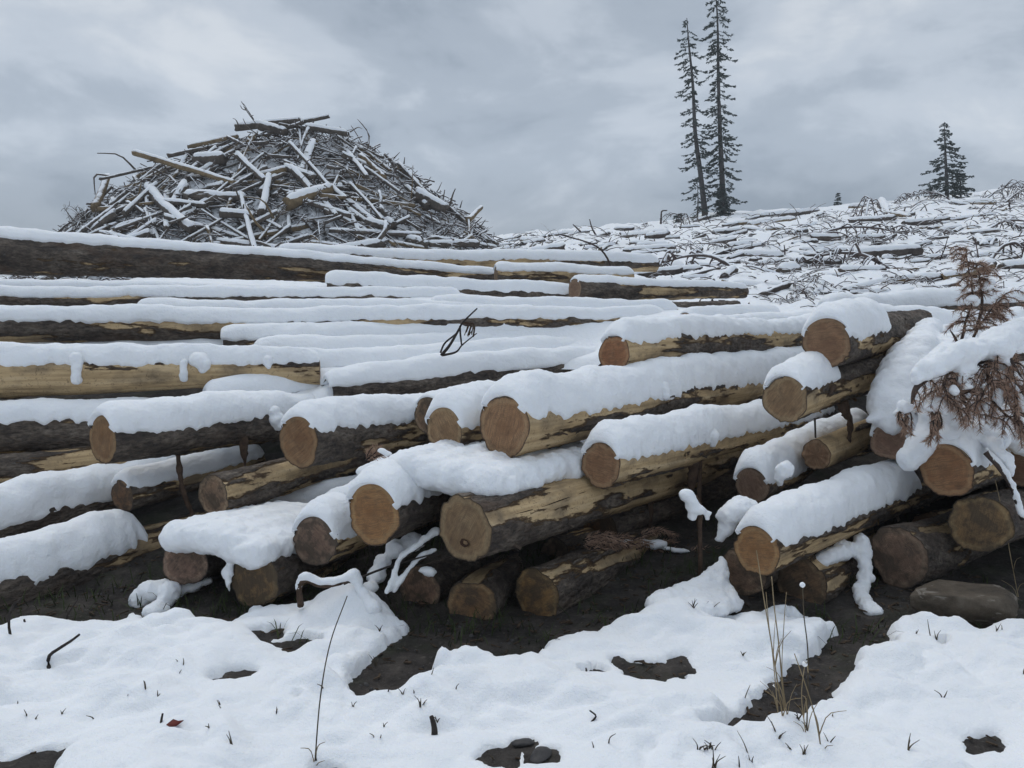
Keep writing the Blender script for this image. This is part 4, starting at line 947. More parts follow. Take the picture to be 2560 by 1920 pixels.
for i, (x, y, h) in enumerate(SPR):
    if y > 1916: y = 1916
    b0 = gpos(x, y, -.012); hh = h / 2.25 / FOC * b0[1] * 1.1 + .012; mb = MB()
    for j in range(random.choice((1, 1, 2, 2, 3))):
        a = random.uniform(0, 6.28); tl = random.uniform(.1, .5); d = np.array((math.cos(a) * tl, math.sin(a) * tl, 1)) * hh * random.uniform(.6, 1)
        P = spline([b0 + (random.uniform(-.006, .006), random.uniform(-.006, .006), 0), b0 + d * .55, b0 + d + np.array((math.cos(a), math.sin(a), -.2)) * hh * random.uniform(0, .35)], 7)
        mb.tube(P, np.linspace(.0034, .0010, 7), 4)
    o = mb.build("grass_sprig", BROWNGRASS, origin=b0); tag(o, "small withered grass sprig poking out of the snow", "grass", "withered grass sprigs in the snow")
# green grass in the shelter of the logs
mb = MB(); n_ = 0
while n_ < 2600:
    x, y = random.uniform(-2.8, 2.9), random.uniform(3.7, 5.6)
    if float(fbm(np.array([x * 1.3]), np.array([y * 1.3]), 4.0, 2)[0]) < -.05: n_ += .2; continue
    if float(snow_depth(np.array([x]), np.array([y]))[0]) > -.01: n_ += .2; continue
    n_ += 1; z = float(ground_z(np.array([x]), np.array([y]))[0]); l = random.uniform(.03, .13); a = random.uniform(0, 6.28); t_ = random.uniform(.3, 1.2)
    p = np.array((x, y, z)); d = np.array((math.cos(a) * t_, math.sin(a) * t_, 1)) * l; s_ = np.array((-math.sin(a), math.cos(a), 0)) * .003
    q = p + d * .6 + (0, 0, .0); r_ = p + d + np.array((0, 0, -l * .35 * t_))
    mb.add(np.array([p - s_, p + s_, q + s_ * .8, q - s_ * .8, r_]), np.array([[0, 1, 2, 3]]), np.array([[3, 2, 4]]))
tag(mb.build("green_grass", GREEN), "short green grass sheltered under the log deck", "grass", kind="stuff")

# bark chips and splinters trodden into the soil
mb = MB(); n_ = 0
while n_ < 1300:
    x, y = random.uniform(-2.9, 2.9), random.uniform(2.7, 5.4)
    if float(snow_depth(np.array([x]), np.array([y]))[0]) > -.004: n_ += .1; continue
    n_ += 1; z = float(ground_z(np.array([x]), np.array([y]))[0]) + random.uniform(.006, .016); l, w_ = random.uniform(.006, .03), random.uniform(.002, .007); a = random.uniform(0, 6.28)
    u, v = np.array((math.cos(a), math.sin(a), random.uniform(-.25, .25))) * l, np.array((-math.sin(a), math.cos(a), random.uniform(-.3, .3))) * w_; p = np.array((x, y, z)); t3 = np.array((0, 0, .005))
    V = np.array([p - u - v * .6, p + u * .9 - v, p + u + v * .7, p - u * .8 + v]); mb.add(np.concatenate([V, V - t3]), np.array([[0, 1, 2, 3], [0, 4, 5, 1], [1, 5, 6, 2], [2, 6, 7, 3], [3, 7, 4, 0]]))
tag(mb.build("bark_litter", mat_flat("bark_chips", (.02, .015, .012), (.10, .07, .046), 40), smooth=False), "bark chips and splinters scattered over the bare soil", "litter", kind="stuff")

# ------------------------------------------------------------------ slash pile on the rise
PY0, PDEP = 35.0, 6.5
_sil = np.array([(165,575),(205,540),(250,505),(285,470),(330,445),(400,400),(470,385),(530,360),(590,330),(640,318),(700,312),(760,306),(830,310),(880,335),(930,360),(1000,405),(1060,445),(1110,480),(1160,520),(1210,565),(1250,610)], float)
_sx = (_sil[:, 0] - 1280) / FOC * PY0 / 1.0
_sz = np.array([at(a, b, PY0)[2] for a, b in _sil]); _sx = np.array([at(a, b, PY0)[0] for a, b in _sil])
def pile_z(X, Y):
    X, Y = np.asarray(X, float), np.asarray(Y, float)
    g = ground_z(X, Y); g0 = ground_z(X, np.full_like(X, PY0))
    top = np.interp(X, _sx, _sz, left=-9, right=-9)
    d = np.abs(Y - PY0) / (PDEP * (.55 + .45 * np.clip((top - g0) / 5.5, 0, 1)))
    f = np.clip(1 - d ** 1.25, -1, 1)
    return g + np.where(f > 0, (top - g0 - .35) * f, f * 3) + np.where(f > 0, .34 * fbm(X * .7, Y * .7, 3, 3), 0)
xs, ys = np.linspace(-21, 0, 190), np.linspace(PY0 - 8, PY0 + 8, 150); X, Y = np.meshgrid(xs, ys)
Zp = pile_z(X, Y) - .25; gd = ground_z(X, Y)
F = gridfaces(len(ys), len(xs)); F = F[((Zp > gd - .4).ravel()[F]).all(1)]
used = np.unique(F); mp = np.full(X.size, -1); mp[used] = np.arange(len(used))
V = np.stack([X, Y, Zp + .18 * fbm(X * 2.5, Y * 2.5, 1, 3)], -1).reshape(-1, 3)[used]
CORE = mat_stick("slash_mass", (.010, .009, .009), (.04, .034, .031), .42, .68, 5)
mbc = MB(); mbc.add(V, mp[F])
def pile_hit(px, py):
    d = ray(px, py); Yv = np.linspace(24, 42, 500); P = np.array((0, 0, CAMZ)) + d * (Yv / d[1])[:, None]
    b = P[:, 2] < pile_z(P[:, 0], P[:, 1]) + .05
    return P[int(np.argmax(b))] if b.any() else at(px, py, PY0)
STK = [0]
def stick_geo(P, R, nth, jag, seed):
    n = len(P); T, A, B = frames(P); th = np.linspace(0, 2 * PI, nth, endpoint=False)
    rr = R[:, None] * (1 + .10 * noise(th * 1.2 + seed, np.arange(n)[:, None] * .6))
    V = P[:, None] + rr[..., None] * (np.sin(th)[None, :, None] * A[:, None] + np.cos(th)[None, :, None] * B[:, None])
    for e_, sg in ((0, -1), (-1, 1)): V[e_] += sg * T[e_] * (jag * np.abs(noise(th * 2 + seed + e_, 1.5)))[:, None]
    V = np.concatenate([V.reshape(-1, 3), P[:1] + T[:1] * jag * .2, P[-1:] - T[-1:] * jag * .2]); k = n * nth; j = np.arange(nth); j2 = (j + 1) % nth
    return V, gridfaces(n, nth, True), np.concatenate([np.stack([j2, j, np.full(nth, k)], -1), np.stack([j + k - nth, j2 + k - nth, np.full(nth, k + 1)], -1)])
def field_log(name, a, b, r, label, cat, group, mat, h=0.0, bend=.02, nth=9, taper=.75, jag=.5, snow=None, ends=False, fork=False):
    STK[0] += 1; sd = STK[0] * 1.31; a, b = np.asarray(a, float), np.asarray(b, float); L = np.linalg.norm(b - a)
    n = max(5, min(40, int(L / .18))); P = axis_curve(a, b, n, bend * math.sin(sd * 5), sd); R = np.linspace(r, r * taper, n) * (1 + .06 * noise(np.arange(n) * .7 + sd, .2))
    V, Q, T = stick_geo(P, R, nth, r * jag, sd)
    if fork:
        fm = MB(); fm.add(V, Q, T); fr = random.Random(STK[0])
        for _ in range(fr.choice((1, 1, 2))):
            k = fr.randint(1, n - 2); l = L * fr.uniform(.25, .55); d0 = (b - a) / L * fr.choice((-1, 1)) * .6 + np.array((fr.uniform(-1, 1), fr.uniform(-.6, .3), fr.uniform(-.5, .9)))
            d0 /= np.linalg.norm(d0); q_ = P[k]; kink = np.array((fr.uniform(-.2, .2), fr.uniform(-.2, .2), fr.uniform(-.1, .3))) * l
            fm.tube(spline([q_, q_ + d0 * l * .5 + kink, q_ + d0 * l + kink * .5], 6), np.linspace(r * .6, r * .25, 6), 6)
        V, Q, T = np.concatenate(fm.V), np.concatenate(fm.Q), np.concatenate(fm.T)
    if h > 0:
        e = empty(name, a); tag(e, label, cat, group)
        mesh("bark", V, [Q, T], mat, e)
        s0, s1 = snow or (None, None)
        cap_mesh(e, P, R, h, sd, s0, s1, nphi=11, ds=max(.08, L / 40), phi=.85, rag=.8)
        return e
    o = mesh(name, V, [Q, T], mat, origin=a); tag(o, label, cat, group); return o
GS = "broken logs in the slash pile"
SAL = [((598,330),(755,312),.17,"thick broken slab lying level on the pile's summit",STICK,.06),((692,330),(826,303),.10,"plank angled up at the pile's summit with a splintered tip",STICK,.05),((345,392),(592,468),.13,"long bare pole jutting out of the pile's flank",TAN,.05),
 ((480,378),(600,352),.10,"pale pointed pole jutting sideways under the summit",TAN,.04),((246,530),(277,450),.17,"stubby log standing upright at the pile's outer foot",TAN,0),((262,545),(415,420),.14,"dark log leaning up the pile's flank beside the upright stub",STICK,.0),
 ((500,412),(566,408),.24,"thick snowy log chunk with an orange cut face",STICK,.12),((660,545),(678,452),.17,"snow plastered log standing upright mid pile",STICK,.08),((600,400),(668,462),.14,"snowy log slanting down across the middle of the pile",STICK,.08),((545,495),(665,395),.06,"thin snow lined pole crossing two others",STICK,.04),
 ((720,430),(790,455),.15,"forked snowy limb lying beside the crossing poles",STICK,.08),((1045,498),(1118,535),.28,"stout log pointing downhill at the pile's shoulder",STICK,.12),((1172,560),(1203,528),.13,"curled broken stump horn at the pile's foot",TAN,0),((915,430),(1010,497),.08,"slim snow lined pole running down the shoulder",STICK,.05),
 ((880,470),(960,560),.08,"long thin pole lying down the pile's slope",STICK,.05),((905,400),(965,455),.14,"tan barkless log resting on the dark shoulder",TAN,.0),((320,545),(400,470),.12,"snow topped log slanting at the outer foot",STICK,.08),((610,265),(640,310),.03,"bare twiggy antler rising from the summit",STICK,0),
 ((770,330),(870,345),.14,"snow capped log lying below the angled plank",STICK,.09),((730,370),(830,480),.09,"long snow lined pole slanting down the centre of the pile",STICK,.06),((420,515),(520,525),.11,"level snow topped log low in the pile",STICK,.07),((600,590),(700,540),.10,"log slanting low in front of the pile",STICK,.06),
 ((560,545),(640,550),.16,"short thick snowy log low in the pile",STICK,.09),((1000,420),(1075,500),.11,"dark slab following the shoulder line",STICK,.03),((655,325),(720,342),.2,"thick brown butt under the summit slab",STICK,.08),((480,440),(545,380),.12,"log propped against the long bare pole",STICK,.04)]
for (x0, y0), (x1, y1), r, lab, m, h in SAL:
    a, b = pile_hit(x0, y0), pile_hit(x1, y1); d = (a - b); 
    mY = min(a[1], b[1])
    if abs(a[1] - b[1]) > 2.5: a, b = at(x0, y0, (a[1] * .6 + mY * .4)), at(x1, y1, (b[1] * .6 + mY * .4))
    lift = np.array((0, -.30, .12))
    field_log("broken_log", a + lift, b + lift, r, lab, "log", GS, m, h, .015, 10, .8, .7)
mb = MB()
for q in ([(610,265),(622,285),(642,312)], [(616,275),(606,272),(600,262)], [(625,290),(634,288)], [(598,318),(590,300),(582,296)], [(875,330),(895,318),(905,322)], [(985,395),(1000,380)], [(1010,410),(1012,392)], [(1150,520),(1156,500)]):
    P = spline([at(*p, PY0 - .6) for p in q], 8); mb.tube(P, np.linspace(.035, .012, 8), 5)
tag(mb.build("bare_twig", STICK), "thin bare twigs sticking out of the slash pile's crest", "twig", kind="stuff")
# brittle brush at the foot of the pile's outer side
for pts, lab in (([(235,590),(195,545),(165,500),(170,505)], "grey brush fanning out at the pile's outer foot"),):
    e = empty("dead_brush", at(230, 590, 34)); tag(e, lab, "brush"); mb = MB()
    for j in range(26):
        x = random.uniform(200, 265); a = random.uniform(-1, .35); l = random.uniform(20, 90)
        p0, p1 = at(x, 595, 33.5), at(x + a * l, 590 - l * .85, 33.5 + random.uniform(-.5, .5)); P = spline([p0, (p0 + p1) / 2 + (0, 0, .15), p1, p1 + (a * .3, 0, -.12)], 9); mb.tube(P, np.linspace(.028, .008, 9), 4)
        for k in range(4):
            i = random.randint(3, 8); mb.tube(spline([P[i], P[i] + (random.uniform(-.35, .35), random.uniform(-.2, .2), random.uniform(-.1, .3))], 3), [.012, .008, .005], 3)
    mb.build("stem", STICK, e)
n_ = 0; LAB = "weathered snow dusted log tangled in the big slash pile"
while n_ < 270:
    x = random.uniform(-20.3, -1.2); y = PY0 - random.uniform(.0, 1) ** .8 * PDEP
    z = float(pile_z(np.array([x]), np.array([y]))[0]); g = float(ground_z(np.array([x]), np.array([y]))[0])
    if z < g + .25: continue
    L = min(5.0, random.lognormvariate(.5, .5)); r = min(.26, random.lognormvariate(-2.75, .55) + L * .008); az = random.gauss(0, .95) + (PI if random.random() < .5 else 0)
    d = np.array((math.cos(az), math.sin(az) * .8, 0)); c = np.array((x, y, z + .05)); e1, e2 = c - d * L / 2, c + d * L / 2
    for e_ in (e1, e2): e_[2] = max(float(pile_z(np.array([e_[0]]), np.array([e_[1]]))[0]), z - 1.2) + random.uniform(-.15, .45)
    mid = (e1[2] + e2[2]) / 2; sh = max(0, z + .05 - mid); e1[2] += sh; e2[2] += sh
    tgt = e2 - e1; tgt *= L / np.linalg.norm(tgt)
    m = TAN if random.random() < .2 else STICK
    field_log("broken_log", e1, e1 + tgt, r, LAB, "log", GS, m, r * .5 if r > .12 or (r > .07 and z - g < 2.2) else 0, random.choice((.01, .02, .04)), 8, random.uniform(.4, .95), .9, fork=random.random() < .4)
    n_ += 1
for i in range(3800):
    x = random.uniform(-20.8, -.4); y = PY0 - random.uniform(-.15, 1.12) * PDEP
    z = float(pile_z(np.array([x]), np.array([y]))[0]); g = float(ground_z(np.array([x]), np.array([y]))[0])
    if z < g - .1: 
        if random.random() < .6: continue
        z = g
    L = random.uniform(.2, 1.1); a = random.uniform(0, 2 * PI); t_ = random.gauss(0, .45); d = np.array((math.cos(a), math.sin(a), t_)); c = np.array((x, y, z + random.uniform(-.05, .18)))
    r = random.uniform(.012, .045); k = np.array((random.uniform(-.15, .15), 0, random.uniform(0, .2))) * L
    mbc.tube(spline([c - d * L / 2, c + k, c + d * L / 2], 4), np.linspace(r, r * .5, 4), 5)
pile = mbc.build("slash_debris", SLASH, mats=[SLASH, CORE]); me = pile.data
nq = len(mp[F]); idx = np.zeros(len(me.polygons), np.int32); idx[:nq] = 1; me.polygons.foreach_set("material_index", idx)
tag(pile, "tangle of twigs and broken branches filling the big slash pile", "slash", kind="stuff")

# ------------------------------------------------------------------ logs and slash on the hillside
GH = "logs and chunks lying on the snowy hillside"
HL = [((2125,525),(2487,515),16,"long pale log lying level near the hill crest",TAN,.10),((2215,535),(2275,545),10,"short pale log end under the long pale crest log",TAN,.06),((2339,560),(2486,540),11,"dark pole below the long pale crest log",STICK,.05),((2203,520),(2222,566),20,"snow plastered log pointing downhill across the long pale log",STICK,.16),
 ((1904,546),(2046,530),12,"snow capped log on the crest beside the lone little conifer",STICK,.1),((1871,568),(1985,552),13,"brown log just below the crest by the tall conifers",TAN,.09),((1558,596),(1669,588),15,"brown log lying alone on smooth snow",STICK,.10),((1305,606),(1359,608),14,"two-part dark chunk at the edge of the crest saddle",STICK,.09),
 ((1330,630),(1403,620),10,"dark log in a nest of broken pieces",STICK,.08),((1425,617),(1470,610),7,"thin log beside the nest of broken pieces",STICK,.05),((1463,628),(1536,616),11,"thick brown log with a pointed end above a stump",STICK,.09),((1625,624),(1662,617),5,"thin dark pole alone on bare snow",STICK,.02),((1507,666),(1571,660),13,"grey log chunk half sunk in snow under the thin pole",STICK,.10),
 ((1740,650),(1842,648),9,"low dark log below a curved white ledge",STICK,.08),((1839,646),(1957,648),18,"straight dark log with a blunt end",STICK,.10),((1680,676),(1708,684),22,"blunt log butt poking from a snow hump",STICK,.14),((1835,718),(1968,726),16,"long dark log wedge at the bottom of the hillside",STICK,.09),((1950,690),(1993,682),26,"broken root plate chunk showing a dark face",STICK,.10),
 ((2025,630),(2085,618),14,"short tan log with a cut end",TAN,.09),((2083,628),(2138,602),12,"snowy limb bent over at its top",STICK,.10),((2010,574),(2040,567),13,"dark chunk beneath the crest log",STICK,.08),((2437,650),(2535,636),15,"grey snow topped log near the picture's edge",STICK,.10),((2042,666),(2112,655),10,"dark log behind a fan of dead boughs",STICK,.07),((1990,674),(2030,666),13,"short dark chunk beside the root plate chunk",STICK,.08),
 ((2330,600),(2352,592),11,"short dark chunk alone in smooth snow",STICK,.05),((2205,656),(2232,654),18,"square ended dark block in the brush",STICK,.08),((2026,746),(2228,740),13,"level snow topped log at the foot of the brush",STICK,.12),((2060,700),(2200,690),11,"snow topped log in the thick of the brush",STICK,.1),((1350,655),(1420,650),9,"low log at the foot of the nest of broken pieces",STICK,.08),((1490,652),(1502,620),9,"upright jagged stump below the pointed log",TAN,.0),
 ((1585,700),(1660,690),10,"dark log resting just above the straight barked log",STICK,.08),((1700,700),(1790,695),9,"dark low log behind the straight barked log's tip",STICK,.08),((2300,625),(2420,610),10,"slanting grey log below the dark crest pole",STICK,.08)]
for (x0, y0), (x1, y1), t_, lab, m, h in HL:
    a, b = hit(x0, y0), hit(x1, y1)
    if "upright" in lab: b = at(x1, y1, a[1])
    elif abs(a[1] - b[1]) > 6: b = at(x1, y1, a[1] + 6 * np.sign(b[1] - a[1]))
    r = t_ / 2 / FOC * (a[1] + b[1]) / 2
    field_log("fallen_log", a + (0, 0, r * .55), b + (0, 0, r * .55), r, lab, "log", GH, m, h * 1.4 * max(.5, r / .15) if h else 0, .01, 10, .85, .5)
LAB2 = "small snow dusted log lying among others on the hillside"
n_ = 0
while n_ < 240:
    px = random.uniform(1180, 2560); base = np.interp(px, [1180, 1240, 1600, 1850, 2200, 2560], [620, 603, 566, 550, 522, 495]); low = np.interp(px, [1200, 1500, 1800, 2100, 2560], [650, 690, 740, 780, 790])
    py = base + (low - base) * random.random() ** 1.2
    a = hit(px, py)
    if a[1] > 58: continue
    L = min(1.9, random.lognormvariate(-.5, .5)); az = random.gauss(.1, .5); d = np.array((math.cos(az), math.sin(az), 0)); b = a + d * L
    b[2] = float(ground_z(b[0:1], b[1:2])[0]); r = random.uniform(.05, .17) * min(1.2, .5 + L * .4)
    b[2] += random.uniform(-.03, .12)
    field_log("fallen_log", a + (0, 0, r * .62), b + (0, 0, r * .62), r, LAB2, "log", GH, TAN if random.random() < .1 else HILLWOOD, r * .45 if r > .08 else 0, .06, 8, random.uniform(.6, 1), .9)
    n_ += 1
# boughs
def bough(P0, L, az, rise, nside, label, group, drop=.5, r=.03, mat=None, name="dead_bough_heap"):
    mb = MB(); d = np.array((math.cos(az), math.sin(az), 0))
    P = spline([P0 - (0, 0, .1), P0 + d * L * .35 + (0, 0, rise), P0 + d * L * .7 + (0, 0, rise * 1.1), P0 + d * L + (0, 0, rise * .6)], 12)
    mb.tube(P, np.linspace(r, r * .35, 12), 6)
    for j in range(nside):
        i = random.randint(2, 11); l = random.uniform(.25, .75) * L * .42; a = az + random.choice((-1, 1)) * random.uniform(.5, 1.5)
        v = np.array((math.cos(a), math.sin(a), 0)) * l; q = P[i]
        tw = spline([q, q + v * .45 + (0, 0, l * random.uniform(.0, .35)), q + v * .85 + (0, 0, -l * drop * .35), q + v + (0, 0, -l * drop)], 8)
        mb.tube(tw, np.linspace(r * .55, r * .22, 8), 5)
        for k in range(3):
            ii = random.randint(2, 7); vv = np.array((random.uniform(-1, 1), random.uniform(-1, 1), random.uniform(-.9, .2))) * l * .35
            mb.tube(spline([tw[ii], tw[ii] + vv * .6, tw[ii] + vv + (0, 0, -l * .1)], 4), np.linspace(r * .4, r * .2, 4), 4)
    o = mb.build(name, mat or MAUVE, origin=P0); tag(o, label, "branch", group); return o
GB = "dead boughs strewn over the hillside"
BIG = [(2160,560,1.0,.6,.75,"dead tree top standing askew in front of the long crest log",13,3.2,1.15),(2450,505,.2,.2,.4,"reddish brush heap on the crest beside the spruce pair",26,4.0,.8),(2500,512,.1,.3,.4,"brush heap at the far end of the crest",24,4.0,.9),(2400,512,2.6,.2,.4,"crest brush heap touching the foot of the spruce pair",22,3.0,.7),
       (1850,672,2.9,.25,.5,"drooping dead bough arching over the low dark log",12,1.8,.3),(2000,602,.1,.2,.4,"long bare bough lying level under the crest chunk",18,3.5,.4),(2250,680,2.8,.3,.5,"fan of drooping boughs in the middle of the brush",16,2.4,.45),(2440,590,.2,.2,.4,"dark arched bough below the crest near the picture's edge",14,2.8,.5),(2460,660,.1,.5,.9,"hoop of drooping twigs by the grey snow topped log",10,1.4,.45)]
for px, py, az, _, dr, lab, ns, L, rise in BIG:
    bough(hit(px, py), L, az, rise, ns, lab, None, dr, .06)
n_ = 0
while n_ < 46:
    if random.random() < .85: px = random.uniform(1950, 2560); py = random.uniform(np.interp(px, [1950, 2560], [630, 575]), np.interp(px, [1950, 2560], [770, 740]))
    else: px = random.uniform(1750, 2560); py = random.uniform(np.interp(px, [1300, 2560], [610, 510]), np.interp(px, [1300, 2560], [660, 600]))
    a = hit(px, py); L = random.uniform(.6, 1.9) * min(1.5, a[1] / 18)
    bough(a, L * .8, random.uniform(0, 2 * PI), random.uniform(.03, .2) * L * .5, random.randint(7, 13), "snow dusted dead bough in the brush on the hillside", GB, random.uniform(.15, .45), .018 * min(2, a[1] / 14))
    n_ += 1
for lab, pts, r, Y in (("thin bent twig curving up beside the short half-barked log", [(1530,700),(1534,690),(1515,640),(1480,610),(1395,585)], .018, 10.6), ("arched bare twig over the nest of broken pieces", [(1385,658),(1340,632),(1300,625),(1278,640)], .016, 12.5), ("lone dark snag leaning on the saddle skyline", [(1492,592),(1480,570),(1474,548)], .05, 40), ("small slanting snag near the leaning snag", [(1452,580),(1440,568),(1432,561)], .05, 40),
                       ("hooked snag on the skyline before the tall conifers", [(1652,560),(1653,540),(1655,528),(1668,526)], .07, 48), ("thin whip standing by the dark crest pole", [(2533,575),(2526,530),(2522,500)], .05, 34), ("thin forked whip leaning in the brush", [(2350,650),(2362,620),(2370,592)], .02, 20)):
    P = spline([at(*p, Y) for p in pts], 14); mb = MB(); mb.tube(P, np.linspace(r, r * .45, 14), 6); o = mb.build("bare_whip", MAUVE_BARE, origin=P[0]); tag(o, lab, "twig")
mb = MB()
for i in range(3400):
    px = random.uniform(1150, 2600); base = np.interp(px, [1150, 1240, 1600, 1850, 2200, 2600], [612, 600, 562, 546, 518, 488]); low = np.interp(px, [1150, 1500, 1800, 2100, 2600], [640, 690, 745, 790, 790])
    w_ = random.random() ** 1.1
    if random.random() > np.interp(px, [1150, 1500, 2000, 2560], [.25, .4, .85, 1]): continue
    a = hit(px, base + (low - base) * w_) if i % 3 == 0 else a + (random.gauss(0, .8), random.gauss(0, .8), 0)
    a[2] = float(ground_z(a[0:1], a[1:2])[0]) + .03
    L = random.uniform(.1, .55) * min(2.0, .5 + a[1] / 30); az = random.uniform(0, 6.28); t_ = abs(random.gauss(0, .28)); d = np.array((math.cos(az), math.sin(az), t_)) * L
    r = random.uniform(.006, .018) * min(2.2, .6 + a[1] / 25)
    mb.tube(spline([a, a + d * .5 + (0, 0, L * .12), a + d], 4), np.linspace(r, r * .5, 4), 4)
tag(mb.build("brush_litter", MAUVE), "fine snow dusted brush strewn over the hillside", "brush", kind="stuff")

# ------------------------------------------------------------------ conifers
def conifer(name, label, pts, Y, rt, blen, gap, dens, droop, seed, group=None, fol=(.20, .08), skip=.0, mat=None):
    r_ = random.Random(seed); P = spline([at(x, y, Y) for x, y in pts], 40); P[0] -= (0, 0, .4)
    e = empty(name, P[0]); tag(e, label, "tree", group)
    mb = MB(); mb.tube(P, np.interp(np.linspace(0, 1, 40), [0, .1, 1], [rt * 1.25, rt, rt * .12]), 9); mb.build("trunk", TREEBARK, e)
    S = np.concatenate([[0], np.cumsum(np.linalg.norm(np.diff(P, axis=0), axis=1))]); L = S[-1]; cb = MB(); s = L * blen[0][0]
    while s < L * .995:
        t = s / L; p = np.array([np.interp(s, S, P[:, i]) for i in range(3)])
        bl = np.interp(t, [b[0] for b in blen], [b[1] for b in blen])
        for _ in range(dens):
            if r_.random() < skip: continue
            l = bl * r_.uniform(.3, 1.25); a = r_.uniform(0, 2 * PI); dv = np.array((math.cos(a), math.sin(a), 0))
            dr = droop * r_.uniform(.4, 1.9)
            B = spline([p, p + dv * l * .4 + (0, 0, -dr * l * .25), p + dv * l * .75 + (0, 0, -dr * l * .55), p + dv * l + (0, 0, -dr * l * .55)], 7)
            cb.tube(B, np.linspace(.022, .006, 7), 3)
            nk = max(5, int(l / fol[0] * 6.5))
            for k in range(nk):
                u = r_.uniform(.18, 1); q = np.array([np.interp(u * 6, range(7), B[:, i]) for i in range(3)])
                an = a + r_.uniform(-1.3, 1.3); v = np.array((math.cos(an), math.sin(an), r_.uniform(-.95, .15))); v /= np.linalg.norm(v)
                ll = fol[0] * r_.uniform(.6, 1.5) * (1.1 - .4 * u); sd = np.cross(v, (r_.gauss(0, 1), r_.gauss(0, 1), r_.gauss(0, 1))); sd /= np.linalg.norm(sd)
                wd = fol[1] * r_.uniform(.6, 1.2)
                cb.add(np.array([q, q + v * ll * .5 + sd * wd * .5, q + v * ll, q + v * ll * .5 - sd * wd * .5]), np.array([[0, 1, 2, 3]]))
        s += gap * r_.uniform(.5, 1.5)
    cb.build("crown", mat or NEEDLE, e); return e
conifer("conifer", "tallest conifer with sparse branches reaching the picture's upper edge", [(1808,548),(1806,460),(1800,330),(1796,200),(1794,60),(1788,-40)], 52, .20, [(.08, 1.55), (.3, 1.25), (.6, 1.05), (.8, 1.0), (1, .55)], .27, 5, .5, 5, skip=.28, fol=(.23, .095))
conifer("conifer", "slightly shorter bowed conifer leaning beside the tallest conifer", [(1764,548),(1752,440),(1738,330),(1732,210),(1722,110),(1717,45)], 52, .18, [(.16, 1.2), (.4, 1.1), (.7, 1.0), (.92, .75), (1, .1)], .29, 4, .45, 9, skip=.15, fol=(.23, .095))
conifer("conifer", "thin scraggly young conifer at the bowed conifer's foot", [(1743,555),(1745,500),(1743,448)], 51, .06, [(.05, .75), (.5, .5), (1, .1)], .28, 3, .4, 11, skip=.3, fol=(.22, .08))
conifer("conifer", "dense bushy young conifer hugging the tallest conifer's foot", [(1812,552),(1808,510),(1806,470)], 50.5, .07, [(.02, 1.1), (.5, .75), (1, .1)], .14, 7, .45, 13, fol=(.26, .12))
conifer("conifer", "low dark conifer seedling on the skyline before the tall pair", [(1697,562),(1697,545),(1697,532)], 50, .04, [(.05, .5), (1, .15)], .12, 6, .2, 15, fol=(.2, .09))
conifer("conifer", "lone little conifer standing on the bare skyline", [(2096,528),(2095,505),(2095,482)], 55, .05, [(.03, .45), (.5, .28), (1, .05)], .13, 6, .3, 17, fol=(.17, .08))
conifer("conifer", "tapered spruce with tiered boughs on the crest", [(2368,512),(2366,440),(2363,370),(2361,305)], 52, .13, [(.04, 1.5), (.25, 1.45), (.5, 1.15), (.75, .75), (1, .08)], .20, 5, .3, 19, fol=(.23, .10), skip=.05)
conifer("conifer", "shorter bushy spruce pressed against the tapered spruce", [(2402,505),(2401,460),(2399,425)], 51, .07, [(.03, .6), (.5, .5), (1, .1)], .18, 6, .3, 21, fol=(.22, .10))
for px in (1715, 1728, 1779):
    bough(hit(px, 566 if px < 1740 else 560), 1.6, random.uniform(0, 6), .7, 12, "small scrubby bush at the feet of the tall conifers", "scrub at the feet of the tall conifers", .2, .03, MAUVE_BARE, "scrub_bush")

# ------------------------------------------------------------------ sky and light
w = bpy.data.worlds.new("World"); scene.world = w; w.use_nodes = True
nt = w.node_tree; nt.nodes.clear()
N = lambda t: nt.nodes.new(t)
out = N("ShaderNodeOutputWorld"); bg = N("ShaderNodeBackground"); nt.links.new(bg.outputs[0], out.inputs[0])
bg.inputs[1].default_value = .10
SUN_EL, SUN_ROT = math.radians(60), math.radians(-30)
sky = N("ShaderNodeTexSky"); sky.sky_type = "NISHITA"; sky.sun_disc = False; sky.sun_elevation = SUN_EL; sky.sun_rotation = SUN_ROT
tc = N("ShaderNodeTexCoord"); sx = N("ShaderNodeSeparateXYZ"); nt.links.new(tc.outputs["Generated"], sx.inputs[0])
def M(op, a, b=None, c=None):
    nd = N("ShaderNodeMath"); nd.operation = op
    for i, v in enumerate((a, b, c)):
        if v is None: continue
        if isinstance(v, (int, float)): nd.inputs[i].default_value = v
        else: nt.links.new(v, nd.inputs[i])
    return nd.outputs[0]
def RAMP(f, stops, interp="EASE"):
    nd = N("ShaderNodeValToRGB"); e = nd.color_ramp.elements; nd.color_ramp.interpolation = interp
    while len(e) < len(stops): e.new(.5)
    for x, (p, c) in zip(e, stops):
        x.position = p; x.color = (*c, 1) if isinstance(c, tuple) else (c, c, c, 1)
    nt.links.new(f, nd.inputs[0]); return nd.outputs[0]
zc = M("MAXIMUM", sx.outputs[2], 0.0)
cb = N("ShaderNodeMapping"); cb.inputs["Scale"].default_value = (1, 1, 2.2); nt.links.new(tc.outputs["Generated"], cb.inputs[0])
def NOISE(vec, sc, det, ro, dist, off):
    mp = N("ShaderNodeMapping"); mp.inputs["Location"].default_value = off; nt.links.new(vec, mp.inputs[0])
    nd = N("ShaderNodeTexNoise"); nd.inputs["Scale"].default_value = sc; nd.inputs["Detail"].default_value = det
    nd.inputs["Roughness"].default_value = ro; nd.inputs["Distortion"].default_value = dist; nt.links.new(mp.outputs[0], nd.inputs["Vector"]); return nd.outputs["Fac"]
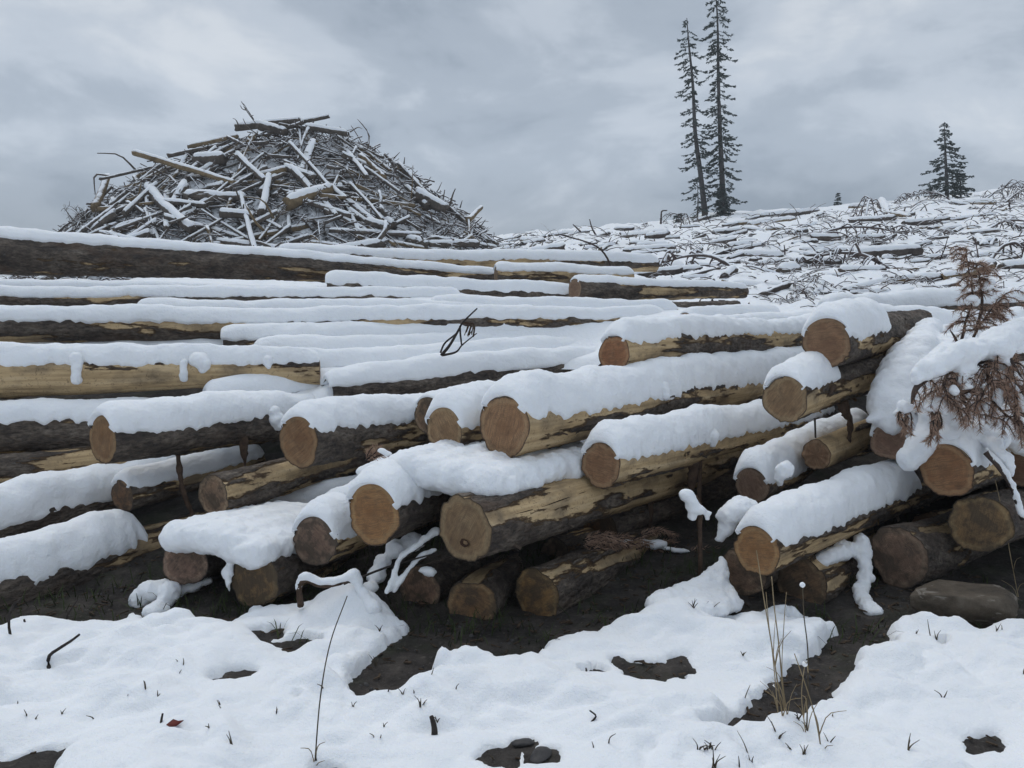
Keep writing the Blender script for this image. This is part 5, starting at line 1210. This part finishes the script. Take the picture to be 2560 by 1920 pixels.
big = NOISE(cb.outputs[0], 1.9, 3, .45, .25, (3.1, 1.7, 0))
mid = NOISE(cb.outputs[0], 4.6, 8, .56, .3, (1.3, 5.2, 2))
f = M("ADD", M("MULTIPLY", big, .52), M("MULTIPLY", mid, .54))
cloud = RAMP(f, [(.39, (3.4, 4.05, 4.9)), (.48, (4.6, 5.3, 6.2)), (.56, (6.0, 6.7, 7.6)), (.65, (7.5, 8.05, 8.7))])
zen = RAMP(zc, [(0.0, .66), (.09, .84), (.20, 1.03), (.40, .90), (1.0, 1.25)], "LINEAR")
vm = N("ShaderNodeVectorMath"); vm.operation = "MULTIPLY"; nt.links.new(cloud, vm.inputs[0]); nt.links.new(zen, vm.inputs[1])
mx = N("ShaderNodeMix"); mx.data_type = "RGBA"; mx.inputs[0].default_value = .93
nt.links.new(sky.outputs[0], mx.inputs[6]); nt.links.new(vm.outputs[0], mx.inputs[7]); nt.links.new(mx.outputs[2], bg.inputs[0])
sl = bpy.data.lights.new("sun", "SUN"); sl.energy = 1.0; sl.angle = math.radians(30); sl.color = (1, .97, .93)
so = bpy.data.objects.new("sun", sl); COL.objects.link(so)
so.rotation_euler = (PI / 2 - SUN_EL, 0, PI - SUN_ROT)
so.location = (0, 0, 30)

scene.view_settings.view_transform = "Standard"; scene.view_settings.look = "None"
scene.view_settings.exposure = -.04; scene.view_settings.gamma = 1
scene.render.engine = "CYCLES"; scene.cycles.use_denoising = True
scene.cycles.max_bounces = 6; scene.cycles.diffuse_bounces = 4

# thin wet air over the whole clearing
hz = bpy.data.materials.new("haze"); hz.use_nodes = True; hn = hz.node_tree; hn.nodes.clear()
ho = hn.nodes.new("ShaderNodeOutputMaterial"); hv = hn.nodes.new("ShaderNodeVolumePrincipled"); hn.links.new(hv.outputs[0], ho.inputs["Volume"])
hv.inputs["Color"].default_value = (.86, .89, .93, 1); hv.inputs["Density"].default_value = .0015
x0, x1, y0_, y1_, z0, z1 = float(gx[0]) - 2, float(gx[-1]) + 2, float(gy[0]) - 2, float(gy[-1]) + 2, float(GZ.min()) - 1.5, 24.0
V = np.array([(x, y, z) for z in (z0, z1) for y in (y0_, y1_) for x in (x0, x1)])
o = mesh("haze", V, [np.array([[0, 2, 3, 1], [4, 5, 7, 6], [0, 1, 5, 4], [2, 6, 7, 3], [0, 4, 6, 2], [1, 3, 7, 5]])], hz, origin=np.zeros(3), smooth=False)
tag(o, "thin wet haze over the clearing", "haze", kind="stuff")
